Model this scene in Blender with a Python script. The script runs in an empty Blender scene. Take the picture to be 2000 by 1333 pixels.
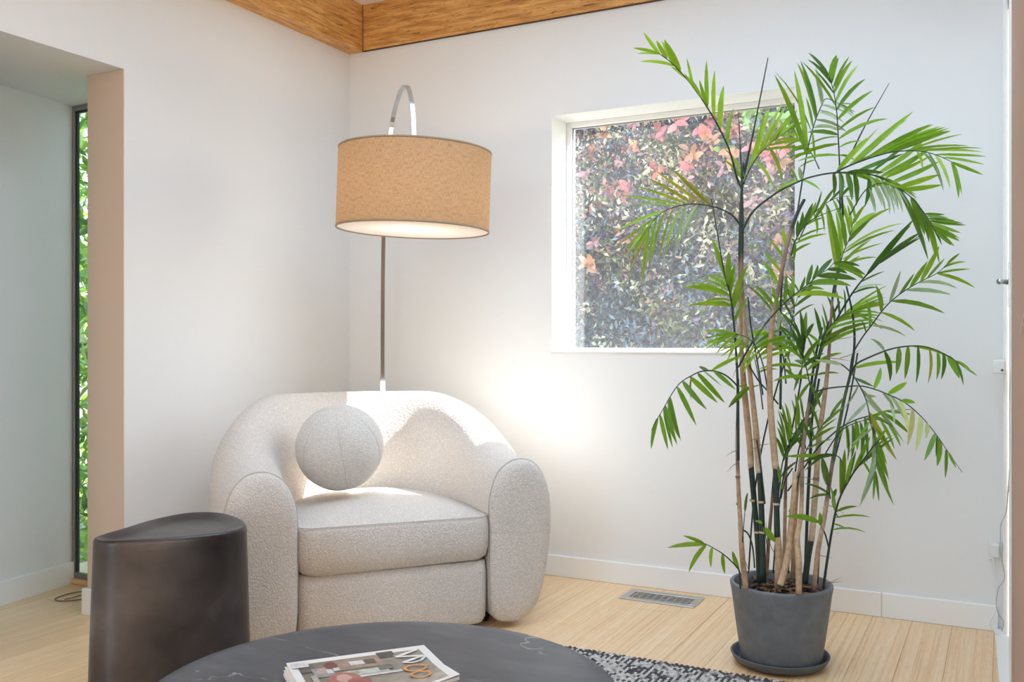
import bpy, math, random
import numpy as np
from mathutils import Vector, Matrix

random.seed(7); rng = np.random.default_rng(7)
S = bpy.context.scene
COL = S.collection

# ------------------------------------------------------------------ camera, world, sun, big lamps, exposure
YAW = math.radians(27.521); FPX = 1846.5
CAM = Vector((2.788, -3.664, 1.0))
cd = bpy.data.cameras.new('camera'); cam = bpy.data.objects.new('camera', cd); COL.objects.link(cam)
cam.location = CAM; cam.rotation_euler = (math.radians(90), 0, YAW)
cd.sensor_fit = 'HORIZONTAL'; cd.sensor_width = 36; cd.lens = FPX/2000*36; cd.clip_start = .02
S.camera = cam
S.view_settings.view_transform = 'Standard'; S.view_settings.look = 'None'
S.view_settings.gamma = 1; S.view_settings.use_curve_mapping = False
S.view_settings.exposure = 0.22
S.cycles.use_denoising = True
S.cycles.max_bounces = 10; S.cycles.diffuse_bounces = 6; S.cycles.transparent_max_bounces = 24
S.cycles.sample_clamp_indirect = 6

w = bpy.data.worlds.new('sky'); S.world = w; w.use_nodes = True
nt = w.node_tree; bg = nt.nodes['Background']
sky = nt.nodes.new('ShaderNodeTexSky'); sky.sky_type = 'NISHITA'; sky.sun_disc = False
sky.sun_elevation = math.radians(43); sky.sun_rotation = math.radians(53); sky.dust_density = 1.5
nt.links.new(sky.outputs[0], bg.inputs[0]); bg.inputs[1].default_value = 1.0

def lamp(name, kind, loc, energy, color=(1, 1, 1), **k):
    l = bpy.data.lights.new(name, kind); l.energy = energy; l.color = color
    for a, b in k.items(): setattr(l, a, b)
    o = bpy.data.objects.new(name, l); o.location = loc; COL.objects.link(o); return o
sun = lamp('sun', 'SUN', (6, 5, 6), 27.0, (1, .99, .97), angle=math.radians(.8))
sun.rotation_euler = Vector((-1, -.76, -1.075)).to_track_quat('-Z', 'Y').to_euler()
# added fill lamps: one above the seating corner, two unseen behind the camera
top_fill = lamp('ceiling_fill', 'AREA', (1.85, -1.45, 2.95), 35, (.53, .755, 1.0), shape='RECTANGLE', size=1.7, size_y=1.5)
rear_lamp = lamp('rear_fill', 'AREA', (1.75, -7.40, 1.45), 22, (.55, .77, 1.0), shape='RECTANGLE', size=1.4, size_y=1.9)
rear_lamp.rotation_euler = (math.radians(90), 0, 0)
side_lamp = lamp('side_fill', 'AREA', (6.40, -4.6, 1.45), 32, (.57, .78, 1.0), shape='RECTANGLE', size=3.2, size_y=1.9)
side_lamp.rotation_euler = (math.radians(90), 0, math.radians(90))
# sampling guide for the sky light that comes through the square window
port = lamp('window_portal', 'AREA', (1.578, .21, 1.457), 1, shape='RECTANGLE', size=1.03, size_y=1.03)
port.rotation_euler = (math.radians(-90), 0, 0); port.data.cycles.is_portal = True

# ------------------------------------------------------------------ helpers
FW = Vector((-math.sin(YAW), math.cos(YAW), 0)); RT = Vector((math.cos(YAW), math.sin(YAW), 0)); UP = Vector((0, 0, 1))
def P(px, py, d):                       # a picture point at camera depth d metres -> world point
    return CAM + FW*d + RT*((px-1000)/FPX*d) - UP*((py-666.5)/FPX*d)
def LD(lat, d, z=0):                    # lateral / depth offsets measured from the camera -> world point
    p = CAM + FW*d + RT*lat; return Vector((p.x, p.y, z))

def meshob(name, verts, faces, mat=None, parent=None, smooth=False, cols=None, mats=None, fm=None):
    me = bpy.data.meshes.new(name)
    me.from_pydata([tuple(v) for v in verts], [], [tuple(f) for f in faces])
    if cols is not None:
        ca = me.color_attributes.new('Col', 'FLOAT_COLOR', 'POINT')
        ca.data.foreach_set('color', np.asarray(cols, dtype=np.float32).ravel())
    if mats:
        for m in mats: me.materials.append(m)
        if fm is not None: me.polygons.foreach_set('material_index', np.asarray(fm, dtype=np.int32))
    elif mat: me.materials.append(mat)
    if smooth: me.polygons.foreach_set('use_smooth', [True]*len(me.polygons))
    me.update()
    o = bpy.data.objects.new(name, me); COL.objects.link(o)
    if parent: o.parent = parent
    return o
def empty(name, loc=(0, 0, 0)):
    o = bpy.data.objects.new(name, None); o.empty_display_size = .05; COL.objects.link(o); return o
def tag(o, label=None, cat=None, group=None, kind=None):
    if label: o['label'] = label
    if cat: o['category'] = cat
    if group: o['group'] = group
    if kind: o['kind'] = kind
    return o
class MB:                               # collects simple solids into one mesh
    def __init__(s): s.v = []; s.f = []
    def add(s, v, f):
        n = len(s.v); s.v += [tuple(p) for p in v]; s.f += [tuple(i+n for i in q) for q in f]; return s
    def box(s, x0, x1, y0, y1, z0, z1, bev=0.0):
        if bev <= 0:
            return s.add([(x0,y0,z0),(x1,y0,z0),(x1,y1,z0),(x0,y1,z0),(x0,y0,z1),(x1,y0,z1),(x1,y1,z1),(x0,y1,z1)],
                  [(0,3,2,1),(4,5,6,7),(0,1,5,4),(1,2,6,5),(2,3,7,6),(3,0,4,7)])
        b = bev
        def ring(z, i): return [(x0+i+b,y0+i,z),(x1-i-b,y0+i,z),(x1-i,y0+i+b,z),(x1-i,y1-i-b,z),(x1-i-b,y1-i,z),(x0+i+b,y1-i,z),(x0+i,y1-i-b,z),(x0+i,y0+i+b,z)]
        return s.add(*loft_data([ring(z0, b), ring(z0+b, 0), ring(z1-b, 0), ring(z1, b)]))
    def build(s, name, mat=None, parent=None, smooth=False): return meshob(name, s.v, s.f, mat, parent, smooth)
def loft_data(rings, cap=True):
    n = len(rings[0]); v = [tuple(p) for r in rings for p in r]; f = []
    for i in range(len(rings)-1):
        for j in range(n):
            a = i*n+j; b = i*n+(j+1) % n
            f.append((a, b, b+n, a+n))
    if cap:
        f.append(tuple(range(n-1, -1, -1))); f.append(tuple(range((len(rings)-1)*n, len(rings)*n)))
    return v, f
def tube_data(pts, rad, n=8, cap=True):
    pts = [Vector(p) for p in pts]; m = len(pts)
    if not hasattr(rad, '__len__'): rad = [rad]*m
    rings = []; ref = None
    for i, p in enumerate(pts):
        t = (pts[min(i+1, m-1)]-pts[max(i-1, 0)]).normalized()
        if ref is None: ref = Vector((0, 0, 1)) if abs(t.z) < .9 else Vector((1, 0, 0))
        a = t.cross(ref).normalized(); b = a.cross(t).normalized(); ref = b
        rings.append([p+(a*math.cos(2*math.pi*k/n)+b*math.sin(2*math.pi*k/n))*rad[i] for k in range(n)])
    return loft_data(rings, cap)
def catmull(pts, sub=6, closed=False):
    pts = [Vector(p) for p in pts]; n = len(pts); out = []
    rngi = n if closed else n-1
    for i in range(rngi):
        if closed: p0, p1, p2, p3 = pts[i-1], pts[i], pts[(i+1) % n], pts[(i+2) % n]
        else: p0, p1, p2, p3 = pts[max(i-1, 0)], pts[i], pts[i+1], pts[min(i+2, n-1)]
        for k in range(sub):
            t = k/sub
            out.append(.5*((2*p1)+(p2-p0)*t+(2*p0-5*p1+4*p2-p3)*t*t+(-p0+3*p1-3*p2+p3)*t**3))
    if not closed: out.append(pts[-1])
    return out
def lathe_data(prof, n=48, c=(0, 0, 0)):
    return loft_data([[(c[0]+r*math.cos(2*math.pi*k/n), c[1]+r*math.sin(2*math.pi*k/n), c[2]+z) for k in range(n)] for r, z in prof])

# ------------------------------------------------------------------ materials
def newmat(name):
    m = bpy.data.materials.new(name); m.use_nodes = True
    nt = m.node_tree; return m, nt, nt.nodes['Principled BSDF']
def N(nt, t, **k):
    n = nt.nodes.new(t)
    for a, b in k.items():
        if a.startswith('i_'): n.inputs[a[2:].replace('_', ' ')].default_value = b
        else: setattr(n, a, b)
    return n
def ramp(nt, fac, stops):
    r = nt.nodes.new('ShaderNodeValToRGB'); e = r.color_ramp.elements
    while len(e) < len(stops): e.new(.5)
    for x, (p, c) in zip(e, stops): x.position = p; x.color = (*c, 1)
    nt.links.new(fac, r.inputs[0]); return r.outputs[0]
def coords(nt, scale=(1, 1, 1), rot=(0, 0, 0), kind='Object'):
    tc = N(nt, 'ShaderNodeTexCoord'); mp = N(nt, 'ShaderNodeMapping')
    mp.inputs['Scale'].default_value = scale; mp.inputs['Rotation'].default_value = rot
    nt.links.new(tc.outputs[kind], mp.inputs[0]); return mp.outputs[0]
def bump(nt, b, h, strength, dist):
    n = N(nt, 'ShaderNodeBump'); n.inputs['Strength'].default_value = strength; n.inputs['Distance'].default_value = dist
    nt.links.new(h, n.inputs['Height']); nt.links.new(n.outputs[0], b.inputs['Normal'])
def plain(name, c, rough=.5, metal=0, nscale=0, nstr=0.0, var=0.0, spec=.5):
    m, nt, b = newmat(name); b.inputs['Base Color'].default_value = (*c, 1)
    b.inputs['Roughness'].default_value = rough; b.inputs['Metallic'].default_value = metal
    b.inputs['Specular IOR Level'].default_value = spec
    if nscale:
        t = N(nt, 'ShaderNodeTexNoise'); t.inputs['Scale'].default_value = nscale; t.inputs['Detail'].default_value = 3
        nt.links.new(coords(nt), t.inputs['Vector'])
        if nstr: bump(nt, b, t.outputs[0], nstr, .002)
        if var:
            nt.links.new(ramp(nt, t.outputs[0], [(.3, tuple(x*(1-var) for x in c)), (.7, tuple(min(1, x*(1+var)) for x in c))]), b.inputs['Base Color'])
    return m
M = {}
M['wall'] = plain('wall_paint', (.80, .796, .79), .55, nscale=60, nstr=.04)
M['tan_wall'] = plain('tan_wall_face', (.40, .25, .175), .6, nscale=60, nstr=.04)  # one even tan, used on the right wall only
M['trim'] = plain('trim_paint', (.88, .87, .855), .35, nscale=20, nstr=.02)
M['ceiling'] = plain('ceiling_paint', (.87, .86, .85), .7, nscale=50, nstr=.03)
M['white_plastic'] = plain('white_plastic', (.80, .79, .77), .35, nscale=40, nstr=.01)
M['chrome'] = plain('chrome', (.62, .63, .65), .12, 1, nscale=14, nstr=.05, var=.12)
M['steel'] = plain('brushed_steel', (.55, .55, .54), .38, 1, nscale=60, nstr=.05)
M['alu'] = plain('window_aluminium', (.30, .30, .31), .4, .7, nscale=40, nstr=.02)
M['dark_gap'] = plain('dark_gasket', (.03, .035, .04), .5, nscale=30, nstr=.02)
M['blackfoot'] = plain('black_foot', (.015, .013, .012), .5, nscale=30, nstr=.05)
M['exterior'] = plain('exterior_stucco', (.62, .61, .58), .9, nscale=90, nstr=.3)
M['ground'] = plain('ground_soil', (.16, .17, .08), .95, nscale=12, nstr=.5, var=.4)

def wood_beam():
    m, nt, b = newmat('beam_wood')
    tc = N(nt, 'ShaderNodeTexCoord')
    # u runs along the beam (object x); both beams are built along their own x
    mp = N(nt, 'ShaderNodeMapping'); mp.inputs['Scale'].default_value = (2.2, 26, 26); nt.links.new(tc.outputs['Object'], mp.inputs[0])
    n1 = N(nt, 'ShaderNodeTexNoise'); n1.inputs['Scale'].default_value = 2.6; n1.inputs['Detail'].default_value = 8; n1.inputs['Roughness'].default_value = .65; n1.inputs['Distortion'].default_value = .6
    nt.links.new(mp.outputs[0], n1.inputs['Vector'])
    mp2 = N(nt, 'ShaderNodeMapping'); mp2.inputs['Scale'].default_value = (9, 70, 70); nt.links.new(tc.outputs['Object'], mp2.inputs[0])
    n2 = N(nt, 'ShaderNodeTexNoise'); n2.inputs['Scale'].default_value = 2.0; n2.inputs['Detail'].default_value = 4; n2.inputs['Distortion'].default_value = 1.2
    nt.links.new(mp2.outputs[0], n2.inputs['Vector'])
    c1 = ramp(nt, n1.outputs[0], [(.30, (.34, .14, .03)), (.46, (.60, .29, .075)), (.58, (.74, .41, .135)), (.75, (.86, .56, .25))])
    c2 = ramp(nt, n2.outputs[0], [(.30, (.16, .09, .04)), (.40, (1, 1, 1))])
    mx = N(nt, 'ShaderNodeMix', data_type='RGBA', blend_type='MULTIPLY'); mx.inputs[0].default_value = .85
    nt.links.new(c1, mx.inputs[6]); nt.links.new(c2, mx.inputs[7]); nt.links.new(mx.outputs[2], b.inputs['Base Color'])
    b.inputs['Roughness'].default_value = .5; bump(nt, b, n2.outputs[0], .4, .004); return m
M['beam'] = wood_beam()
def floor_mat():
    m, nt, b = newmat('bamboo_floor')
    g = N(nt, 'ShaderNodeNewGeometry'); oi = N(nt, 'ShaderNodeObjectInfo')
    mp = N(nt, 'ShaderNodeMapping'); mp.inputs['Scale'].default_value = (120, 1.1, 1); nt.links.new(g.outputs['Position'], mp.inputs[0])
    n1 = N(nt, 'ShaderNodeTexNoise'); n1.inputs['Scale'].default_value = 1.0; n1.inputs['Detail'].default_value = 3; nt.links.new(mp.outputs[0], n1.inputs['Vector'])
    mp2 = N(nt, 'ShaderNodeMapping'); mp2.inputs['Scale'].default_value = (420, 14, 1); nt.links.new(g.outputs['Position'], mp2.inputs[0])
    n2 = N(nt, 'ShaderNodeTexNoise'); n2.inputs['Scale'].default_value = 1.0; n2.inputs['Detail'].default_value = 2; nt.links.new(mp2.outputs[0], n2.inputs['Vector'])
    c1 = ramp(nt, n1.outputs[0], [(.28, (.77, .48, .22)), (.5, (.92, .655, .37)), (.72, (.95, .765, .51))])
    c2 = ramp(nt, n2.outputs[0], [(.3, (.84, .78, .70)), (.6, (1, 1, 1))])
    c3 = ramp(nt, oi.outputs['Random'], [(0, (.92, .89, .86)), (1, (1, 1, 1))])
    a = N(nt, 'ShaderNodeMix', data_type='RGBA', blend_type='MULTIPLY'); a.inputs[0].default_value = .8
    nt.links.new(c1, a.inputs[6]); nt.links.new(c2, a.inputs[7])
    a2 = N(nt, 'ShaderNodeMix', data_type='RGBA', blend_type='MULTIPLY'); a2.inputs[0].default_value = 1
    nt.links.new(a.outputs[2], a2.inputs[6]); nt.links.new(c3, a2.inputs[7])
    nt.links.new(a2.outputs[2], b.inputs['Base Color'])
    b.inputs['Roughness'].default_value = .34; b.inputs['Specular IOR Level'].default_value = .5; b.inputs['Coat Weight'].default_value = .4; b.inputs['Coat Roughness'].default_value = .3; bump(nt, b, n2.outputs[0], .12, .001); return m
M['floor'] = floor_mat()
def boucle(name, c):
    m, nt, b = newmat(name)
    v = N(nt, 'ShaderNodeTexVoronoi'); v.inputs['Scale'].default_value = 165; nt.links.new(coords(nt), v.inputs['Vector'])
    n = N(nt, 'ShaderNodeTexNoise'); n.inputs['Scale'].default_value = 230; n.inputs['Detail'].default_value = 2; nt.links.new(coords(nt), n.inputs['Vector'])
    ad = N(nt, 'ShaderNodeMath', operation='SUBTRACT'); nt.links.new(n.outputs[0], ad.inputs[0]); nt.links.new(v.outputs['Distance'], ad.inputs[1])
    nt.links.new(ramp(nt, ad.outputs[0], [(-.0, tuple(x*.80 for x in c)), (.35, c)]), b.inputs['Base Color'])
    bump(nt, b, ad.outputs[0], .55, .004)
    b.inputs['Roughness'].default_value = .95; b.inputs['Specular IOR Level'].default_value = .1
    b.inputs['Sheen Weight'].default_value = .15; return m
M['boucle'] = boucle('cream_boucle', (.83, .77, .715))
M['boucle_ball'] = boucle('ivory_boucle', (.80, .765, .72))
M['seam'] = plain('seam_thread', (.56, .51, .46), .9, nscale=200, nstr=.2)
def shade_mat():
    m, nt, b = newmat('linen_shade')
    out = nt.nodes['Material Output']
    c = coords(nt, (1, 1, 1), kind='UV')
    def thread(sc):
        mp = N(nt, 'ShaderNodeMapping'); mp.inputs['Scale'].default_value = sc
        tc = N(nt, 'ShaderNodeTexCoord'); nt.links.new(tc.outputs['UV'], mp.inputs[0])
        n = N(nt, 'ShaderNodeTexNoise'); n.inputs['Scale'].default_value = 1; n.inputs['Detail'].default_value = 2
        nt.links.new(mp.outputs[0], n.inputs['Vector']); return n.outputs[0]
    ad = N(nt, 'ShaderNodeMath', operation='ADD'); nt.links.new(thread((900, 20, 1)), ad.inputs[0]); nt.links.new(thread((50, 260, 1)), ad.inputs[1])
    col = ramp(nt, ad.outputs[0], [(.72, (.33, .20, .105)), (.95, (.48, .325, .19)), (1.0, (.54, .385, .24))])
    nt.links.new(col, b.inputs['Base Color']); b.inputs['Roughness'].default_value = .9
    tr = N(nt, 'ShaderNodeBsdfTranslucent'); nt.links.new(col, tr.inputs[0])
    mx = N(nt, 'ShaderNodeMixShader'); mx.inputs[0].default_value = .42
    nt.links.new(b.outputs[0], mx.inputs[1]); nt.links.new(tr.outputs[0], mx.inputs[2]); nt.links.new(mx.outputs[0], out.inputs[0])
    bump(nt, b, ad.outputs[0], .3, .001); return m
M['shade'] = shade_mat()
def diffuser_mat():
    m, nt, b = newmat('white_diffuser'); out = nt.nodes['Material Output']
    b.inputs['Base Color'].default_value = (.9, .89, .87, 1); b.inputs['Roughness'].default_value = .6
    tr = N(nt, 'ShaderNodeBsdfTranslucent'); tr.inputs[0].default_value = (.9, .88, .85, 1)
    mx = N(nt, 'ShaderNodeMixShader'); mx.inputs[0].default_value = .5
    nt.links.new(b.outputs[0], mx.inputs[1]); nt.links.new(tr.outputs[0], mx.inputs[2]); nt.links.new(mx.outputs[0], out.inputs[0]); return m
M['diffuser'] = diffuser_mat()
def glass_mat(name, haze):
    m, nt, b = newmat(name); out = nt.nodes['Material Output']
    tr = N(nt, 'ShaderNodeBsdfTransparent'); tr.inputs[0].default_value = (.97, .985, .98, 1)
    gl = N(nt, 'ShaderNodeBsdfGlossy'); gl.inputs['Roughness'].default_value = .01
    lw = N(nt, 'ShaderNodeLayerWeight'); pw = N(nt, 'ShaderNodeMath', operation='POWER'); pw.inputs[1].default_value = 5
    nt.links.new(lw.outputs['Facing'], pw.inputs[0])
    mu = N(nt, 'ShaderNodeMath', operation='MULTIPLY_ADD'); mu.inputs[1].default_value = .9; mu.inputs[2].default_value = .045; nt.links.new(pw.outputs[0], mu.inputs[0])
    mx = N(nt, 'ShaderNodeMixShader'); nt.links.new(mu.outputs[0], mx.inputs[0])
    nt.links.new(tr.outputs[0], mx.inputs[1]); nt.links.new(gl.outputs[0], mx.inputs[2])
    # bluish haze of reflections painted over the pane, uneven by noise
    df = N(nt, 'ShaderNodeBsdfTranslucent'); df.inputs[0].default_value = (.80, .88, .95, 1)
    n = N(nt, 'ShaderNodeTexNoise'); n.inputs['Scale'].default_value = 3.0; n.inputs['Detail'].default_value = 3; nt.links.new(coords(nt), n.inputs['Vector'])
    mr = N(nt, 'ShaderNodeMapRange'); mr.inputs[1].default_value = .35; mr.inputs[2].default_value = .7; mr.inputs[3].default_value = haze*.5; mr.inputs[4].default_value = haze
    nt.links.new(n.outputs[0], mr.inputs[0])
    m2 = N(nt, 'ShaderNodeMixShader'); nt.links.new(mr.outputs[0], m2.inputs[0]); nt.links.new(mx.outputs[0], m2.inputs[1]); nt.links.new(df.outputs[0], m2.inputs[2])
    nt.links.new(m2.outputs[0], out.inputs[0]); return m
M['glass'] = glass_mat('hazed_window_glass', .02)
M['glass_clear'] = glass_mat('clear_window_glass', .004)
def leafmat(name, rough=.4, trans=.45, spec=.5):
    m, nt, b = newmat(name); out = nt.nodes['Material Output']
    a = N(nt, 'ShaderNodeVertexColor', layer_name='Col')
    n = N(nt, 'ShaderNodeTexNoise'); n.inputs['Scale'].default_value = 35; nt.links.new(coords(nt), n.inputs['Vector'])
    c2 = ramp(nt, n.outputs[0], [(.3, (.8, .8, .8)), (.7, (1, 1, 1))])
    mm = N(nt, 'ShaderNodeMix', data_type='RGBA', blend_type='MULTIPLY'); mm.inputs[0].default_value = 1
    nt.links.new(a.outputs[0], mm.inputs[6]); nt.links.new(c2, mm.inputs[7])
    nt.links.new(mm.outputs[2], b.inputs['Base Color']); b.inputs['Roughness'].default_value = rough; b.inputs['Specular IOR Level'].default_value = spec
    tr = N(nt, 'ShaderNodeBsdfTranslucent'); nt.links.new(mm.outputs[2], tr.inputs[0])
    mx = N(nt, 'ShaderNodeMixShader'); mx.inputs[0].default_value = trans
    nt.links.new(b.outputs[0], mx.inputs[1]); nt.links.new(tr.outputs[0], mx.inputs[2]); nt.links.new(mx.outputs[0], out.inputs[0]); return m
M['leaf'] = leafmat('palm_leaf'); M['hedge_leaf'] = leafmat('hedge_leaf', .35, .35, .8)
def vcol(name, rough=.7, nscale=80, nstr=.3):
    m, nt, b = newmat(name); a = N(nt, 'ShaderNodeVertexColor', layer_name='Col')
    n = N(nt, 'ShaderNodeTexNoise'); n.inputs['Scale'].default_value = nscale; n.inputs['Detail'].default_value = 3; nt.links.new(coords(nt), n.inputs['Vector'])
    c2 = ramp(nt, n.outputs[0], [(.3, (.72, .70, .68)), (.65, (1, 1, 1))])
    mm = N(nt, 'ShaderNodeMix', data_type='RGBA', blend_type='MULTIPLY'); mm.inputs[0].default_value = 1
    nt.links.new(a.outputs[0], mm.inputs[6]); nt.links.new(c2, mm.inputs[7]); nt.links.new(mm.outputs[2], b.inputs['Base Color'])
    b.inputs['Roughness'].default_value = rough; bump(nt, b, n.outputs[0], nstr, .003); return m
M['cane'] = vcol('palm_cane', .6); M['soil'] = vcol('bark_soil', .95, 60, .6); M['yarn'] = vcol('rug_yarn', .95, 300, .4)
M['print'] = vcol('cover_print', .35, 60, .02)
M['pot'] = plain('grey_pot', (.165, .175, .19), .6, nscale=26, nstr=.10, var=.14)
M['saucer'] = plain('grey_saucer', (.10, .11, .12), .55, nscale=30, nstr=.1, var=.12)
M['paper'] = plain('magazine_paper', (.80, .78, .75), .5, nscale=100, nstr=.03)
def marble():
    m, nt, b = newmat('dark_marble')
    n = N(nt, 'ShaderNodeTexNoise'); n.inputs['Scale'].default_value = 7; n.inputs['Detail'].default_value = 7; n.inputs['Roughness'].default_value = .6; nt.links.new(coords(nt, (1, 2.2, 1), (0, 0, .5)), n.inputs['Vector'])
    c1 = ramp(nt, n.outputs[0], [(.3, (.034, .037, .046)), (.55, (.058, .062, .075)), (.75, (.10, .105, .122))])
    n3 = N(nt, 'ShaderNodeTexNoise'); n3.inputs['Scale'].default_value = 2.1; n3.inputs['Detail'].default_value = 5; n3.inputs['Distortion'].default_value = .5; nt.links.new(coords(nt, (1, 1.6, 1), (0, 0, 1.1)), n3.inputs['Vector'])
    s = N(nt, 'ShaderNodeMath', operation='SUBTRACT'); s.inputs[1].default_value = .52; nt.links.new(n3.outputs[0], s.inputs[0])
    ab = N(nt, 'ShaderNodeMath', operation='ABSOLUTE'); nt.links.new(s.outputs[0], ab.inputs[0])
    v = ramp(nt, ab.outputs[0], [(0, (1, 1, 1)), (.0045, (0, 0, 0))])
    n4 = N(nt, 'ShaderNodeTexNoise'); n4.inputs['Scale'].default_value = 9; nt.links.new(coords(nt), n4.inputs['Vector'])
    k = ramp(nt, n4.outputs[0], [(.42, (0, 0, 0)), (.62, (.75, .75, .75))])
    mu = N(nt, 'ShaderNodeMath', operation='MULTIPLY'); nt.links.new(v, mu.inputs[0]); nt.links.new(k, mu.inputs[1])
    mx = N(nt, 'ShaderNodeMix', data_type='RGBA'); nt.links.new(mu.outputs[0], mx.inputs[0]); nt.links.new(c1, mx.inputs[6]); mx.inputs[7].default_value = (.5, .5, .52, 1)
    nt.links.new(mx.outputs[2], b.inputs['Base Color']); b.inputs['Roughness'].default_value = .42; return m
M['marble'] = marble()
def bronze():
    m, nt, b = newmat('dark_bronze')
    n = N(nt, 'ShaderNodeTexNoise'); n.inputs['Scale'].default_value = 5; n.inputs['Detail'].default_value = 6; nt.links.new(coords(nt), n.inputs['Vector'])
    n2 = N(nt, 'ShaderNodeTexNoise'); n2.inputs['Scale'].default_value = 160; n2.inputs['Detail'].default_value = 2; nt.links.new(coords(nt), n2.inputs['Vector'])
    nt.links.new(ramp(nt, n.outputs[0], [(.3, (.045, .040, .040)), (.6, (.10, .09, .088)), (.8, (.20, .185, .18))]), b.inputs['Base Color'])
    b.inputs['Metallic'].default_value = .8; b.inputs['Roughness'].default_value = .36; bump(nt, b, n2.outputs[0], .12, .002); return m
M['bronze'] = bronze()

# ------------------------------------------------------------------ room shell
BZ = 2.375; CZ = 2.596               # beam underside, ceiling
def struct(o): return tag(o, kind='structure')
WX0, WX1, WZ0, WZ1 = 1.07, 2.086, .950, 1.964      # window opening
b = MB(); b.box(-.19, WX0, 0, .2, 0, 3.0); b.box(WX1, 3.1, 0, .2, 0, 3.0); b.box(WX0, WX1, 0, .2, 0, WZ0); b.box(WX0, WX1, 0, .2, WZ1, 3.0)
wb = struct(b.build('wall_back', M['wall']))
LZ = 1.972; JY = -1.31; JE = -1.90
b = MB(); b.box(-.19, 0, JY, 0, 0, 3.0); b.box(-.19, 0, JE, JY, LZ, 3.0); b.box(-.19, 0, -7.5, JE, 0, 3.0)
struct(b.build('wall_left', M['wall']))
# splayed bay behind the opening in the left wall
def bayx(y): return -.635 + (-.051/.349)*(y+1.037)*-1*-1
def bx(y): return -.635 + .1461*(-1.037-y)
b = MB(); b.add([(bx(-3.4)-.15,-3.4,0),(bx(-3.4),-3.4,0),(bx(-1.019),-1.019,0),(bx(-1.019)-.15,-1.019,0),(bx(-3.4)-.15,-3.4,3),(bx(-3.4),-3.4,3),(bx(-1.019),-1.019,3),(bx(-1.019)-.15,-1.019,3)],
   [(0,3,2,1),(4,5,6,7),(0,1,5,4),(1,2,6,5),(2,3,7,6),(3,0,4,7)])
b.box(-.62, -.19, -2.3, -2.2, 0, LZ)
struct(b.build('wall_bay', M['wall']))
b = MB(); b.box(-.85, -.19, -3.4, -.93, LZ, LZ+.3); struct(b.build('ceiling_bay', M['wall']))
M['beige'] = plain('beige_reveal', (.66, .53, .42), .6, nscale=60, nstr=.04)
struct(MB().box(-.1895, -.0005, JY-.0025, JY-.0002, .094, LZ-.0005).build('trim_3', M['beige']))  # thin panel over the jamb face, one even beige
# right wall: pier beside the camera, then the door
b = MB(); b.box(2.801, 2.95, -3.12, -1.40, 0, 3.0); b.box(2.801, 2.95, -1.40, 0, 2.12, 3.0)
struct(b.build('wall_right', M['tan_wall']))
b = MB(); b.box(2.95, 6.5, -1.42, -1.40, 0, 3.0); b.box(6.5, 6.6, -7.6, -1.4, 0, .45); b.box(6.5, 6.6, -7.6, -1.4, 2.45, 3.0)
b.box(6.5, 6.6, -7.6, -6.25, .45, 2.45); b.box(6.5, 6.6, -2.95, -1.4, .45, 2.45)  # opening left for the added side fill lamp
struct(b.build('wall_side', M['wall']))
b = MB(); b.box(-.2, 6.6, -7.6, -7.5, 0, .45); b.box(-.2, 6.6, -7.6, -7.5, 2.45, 3.0); b.box(-.2, .98, -7.6, -7.5, .45, 2.45); b.box(2.52, 6.6, -7.6, -7.5, .45, 2.45)  # opening left for the added rear fill lamp
struct(b.build('wall_rear', M['wall']))
SX0, SX1, SY0, SY1 = .95, 2.75, -2.25, -.65       # ceiling opening added for the fill lamp
b = MB(); b.box(-.2, SX0, -7.6, .2, CZ, CZ+.1); b.box(SX1, 6.6, -7.6, .2, CZ, CZ+.1); b.box(SX0, SX1, SY1, .2, CZ, CZ+.1); b.box(SX0, SX1, -7.6, SY0, CZ, CZ+.1)
b.box(SX0-.05, SX0, SY0, SY1, CZ, 3.0); b.box(SX1, SX1+.05, SY0, SY1, CZ, 3.0); b.box(SX0, SX1, SY1, SY1+.05, CZ, 3.0); b.box(SX0, SX1, SY0-.05, SY0, CZ, 3.0)
b.box(SX0-.1, SX1+.1, SY0-.1, SY1+.1, 3.0, 3.05)
struct(b.build('ceiling', M['ceiling']))
# beams under the ceiling (own x runs along the grain)
o = meshob('trim_1', *(lambda q: (q.v, q.f))(MB().box(0, 7.4, -.0, .086, 0, CZ-BZ, .002)), M['beam']); o.rotation_euler = (0, 0, math.radians(-90)); o.location = (0, 0, BZ); struct(o)
o = meshob('trim_2', *(lambda q: (q.v, q.f))(MB().box(.087, 2.80, -.012, 0, .004, CZ-BZ, .002)), M['beam']); o.location = (0, 0, BZ); struct(o)
M['beam_gap'] = plain('beam_gap_shadow', (.07, .03, .012), .7, nscale=60, nstr=.2)  # dark tone painted in for the shadow gap under and beside the beam
q = MB().box(.0875, 2.80, -.0085, -.0005, 0, .0045).box(.0865, .089, -.0135, -.0005, .0, CZ-BZ-.001).build('shadow_strip', M['beam_gap'], o)

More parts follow.
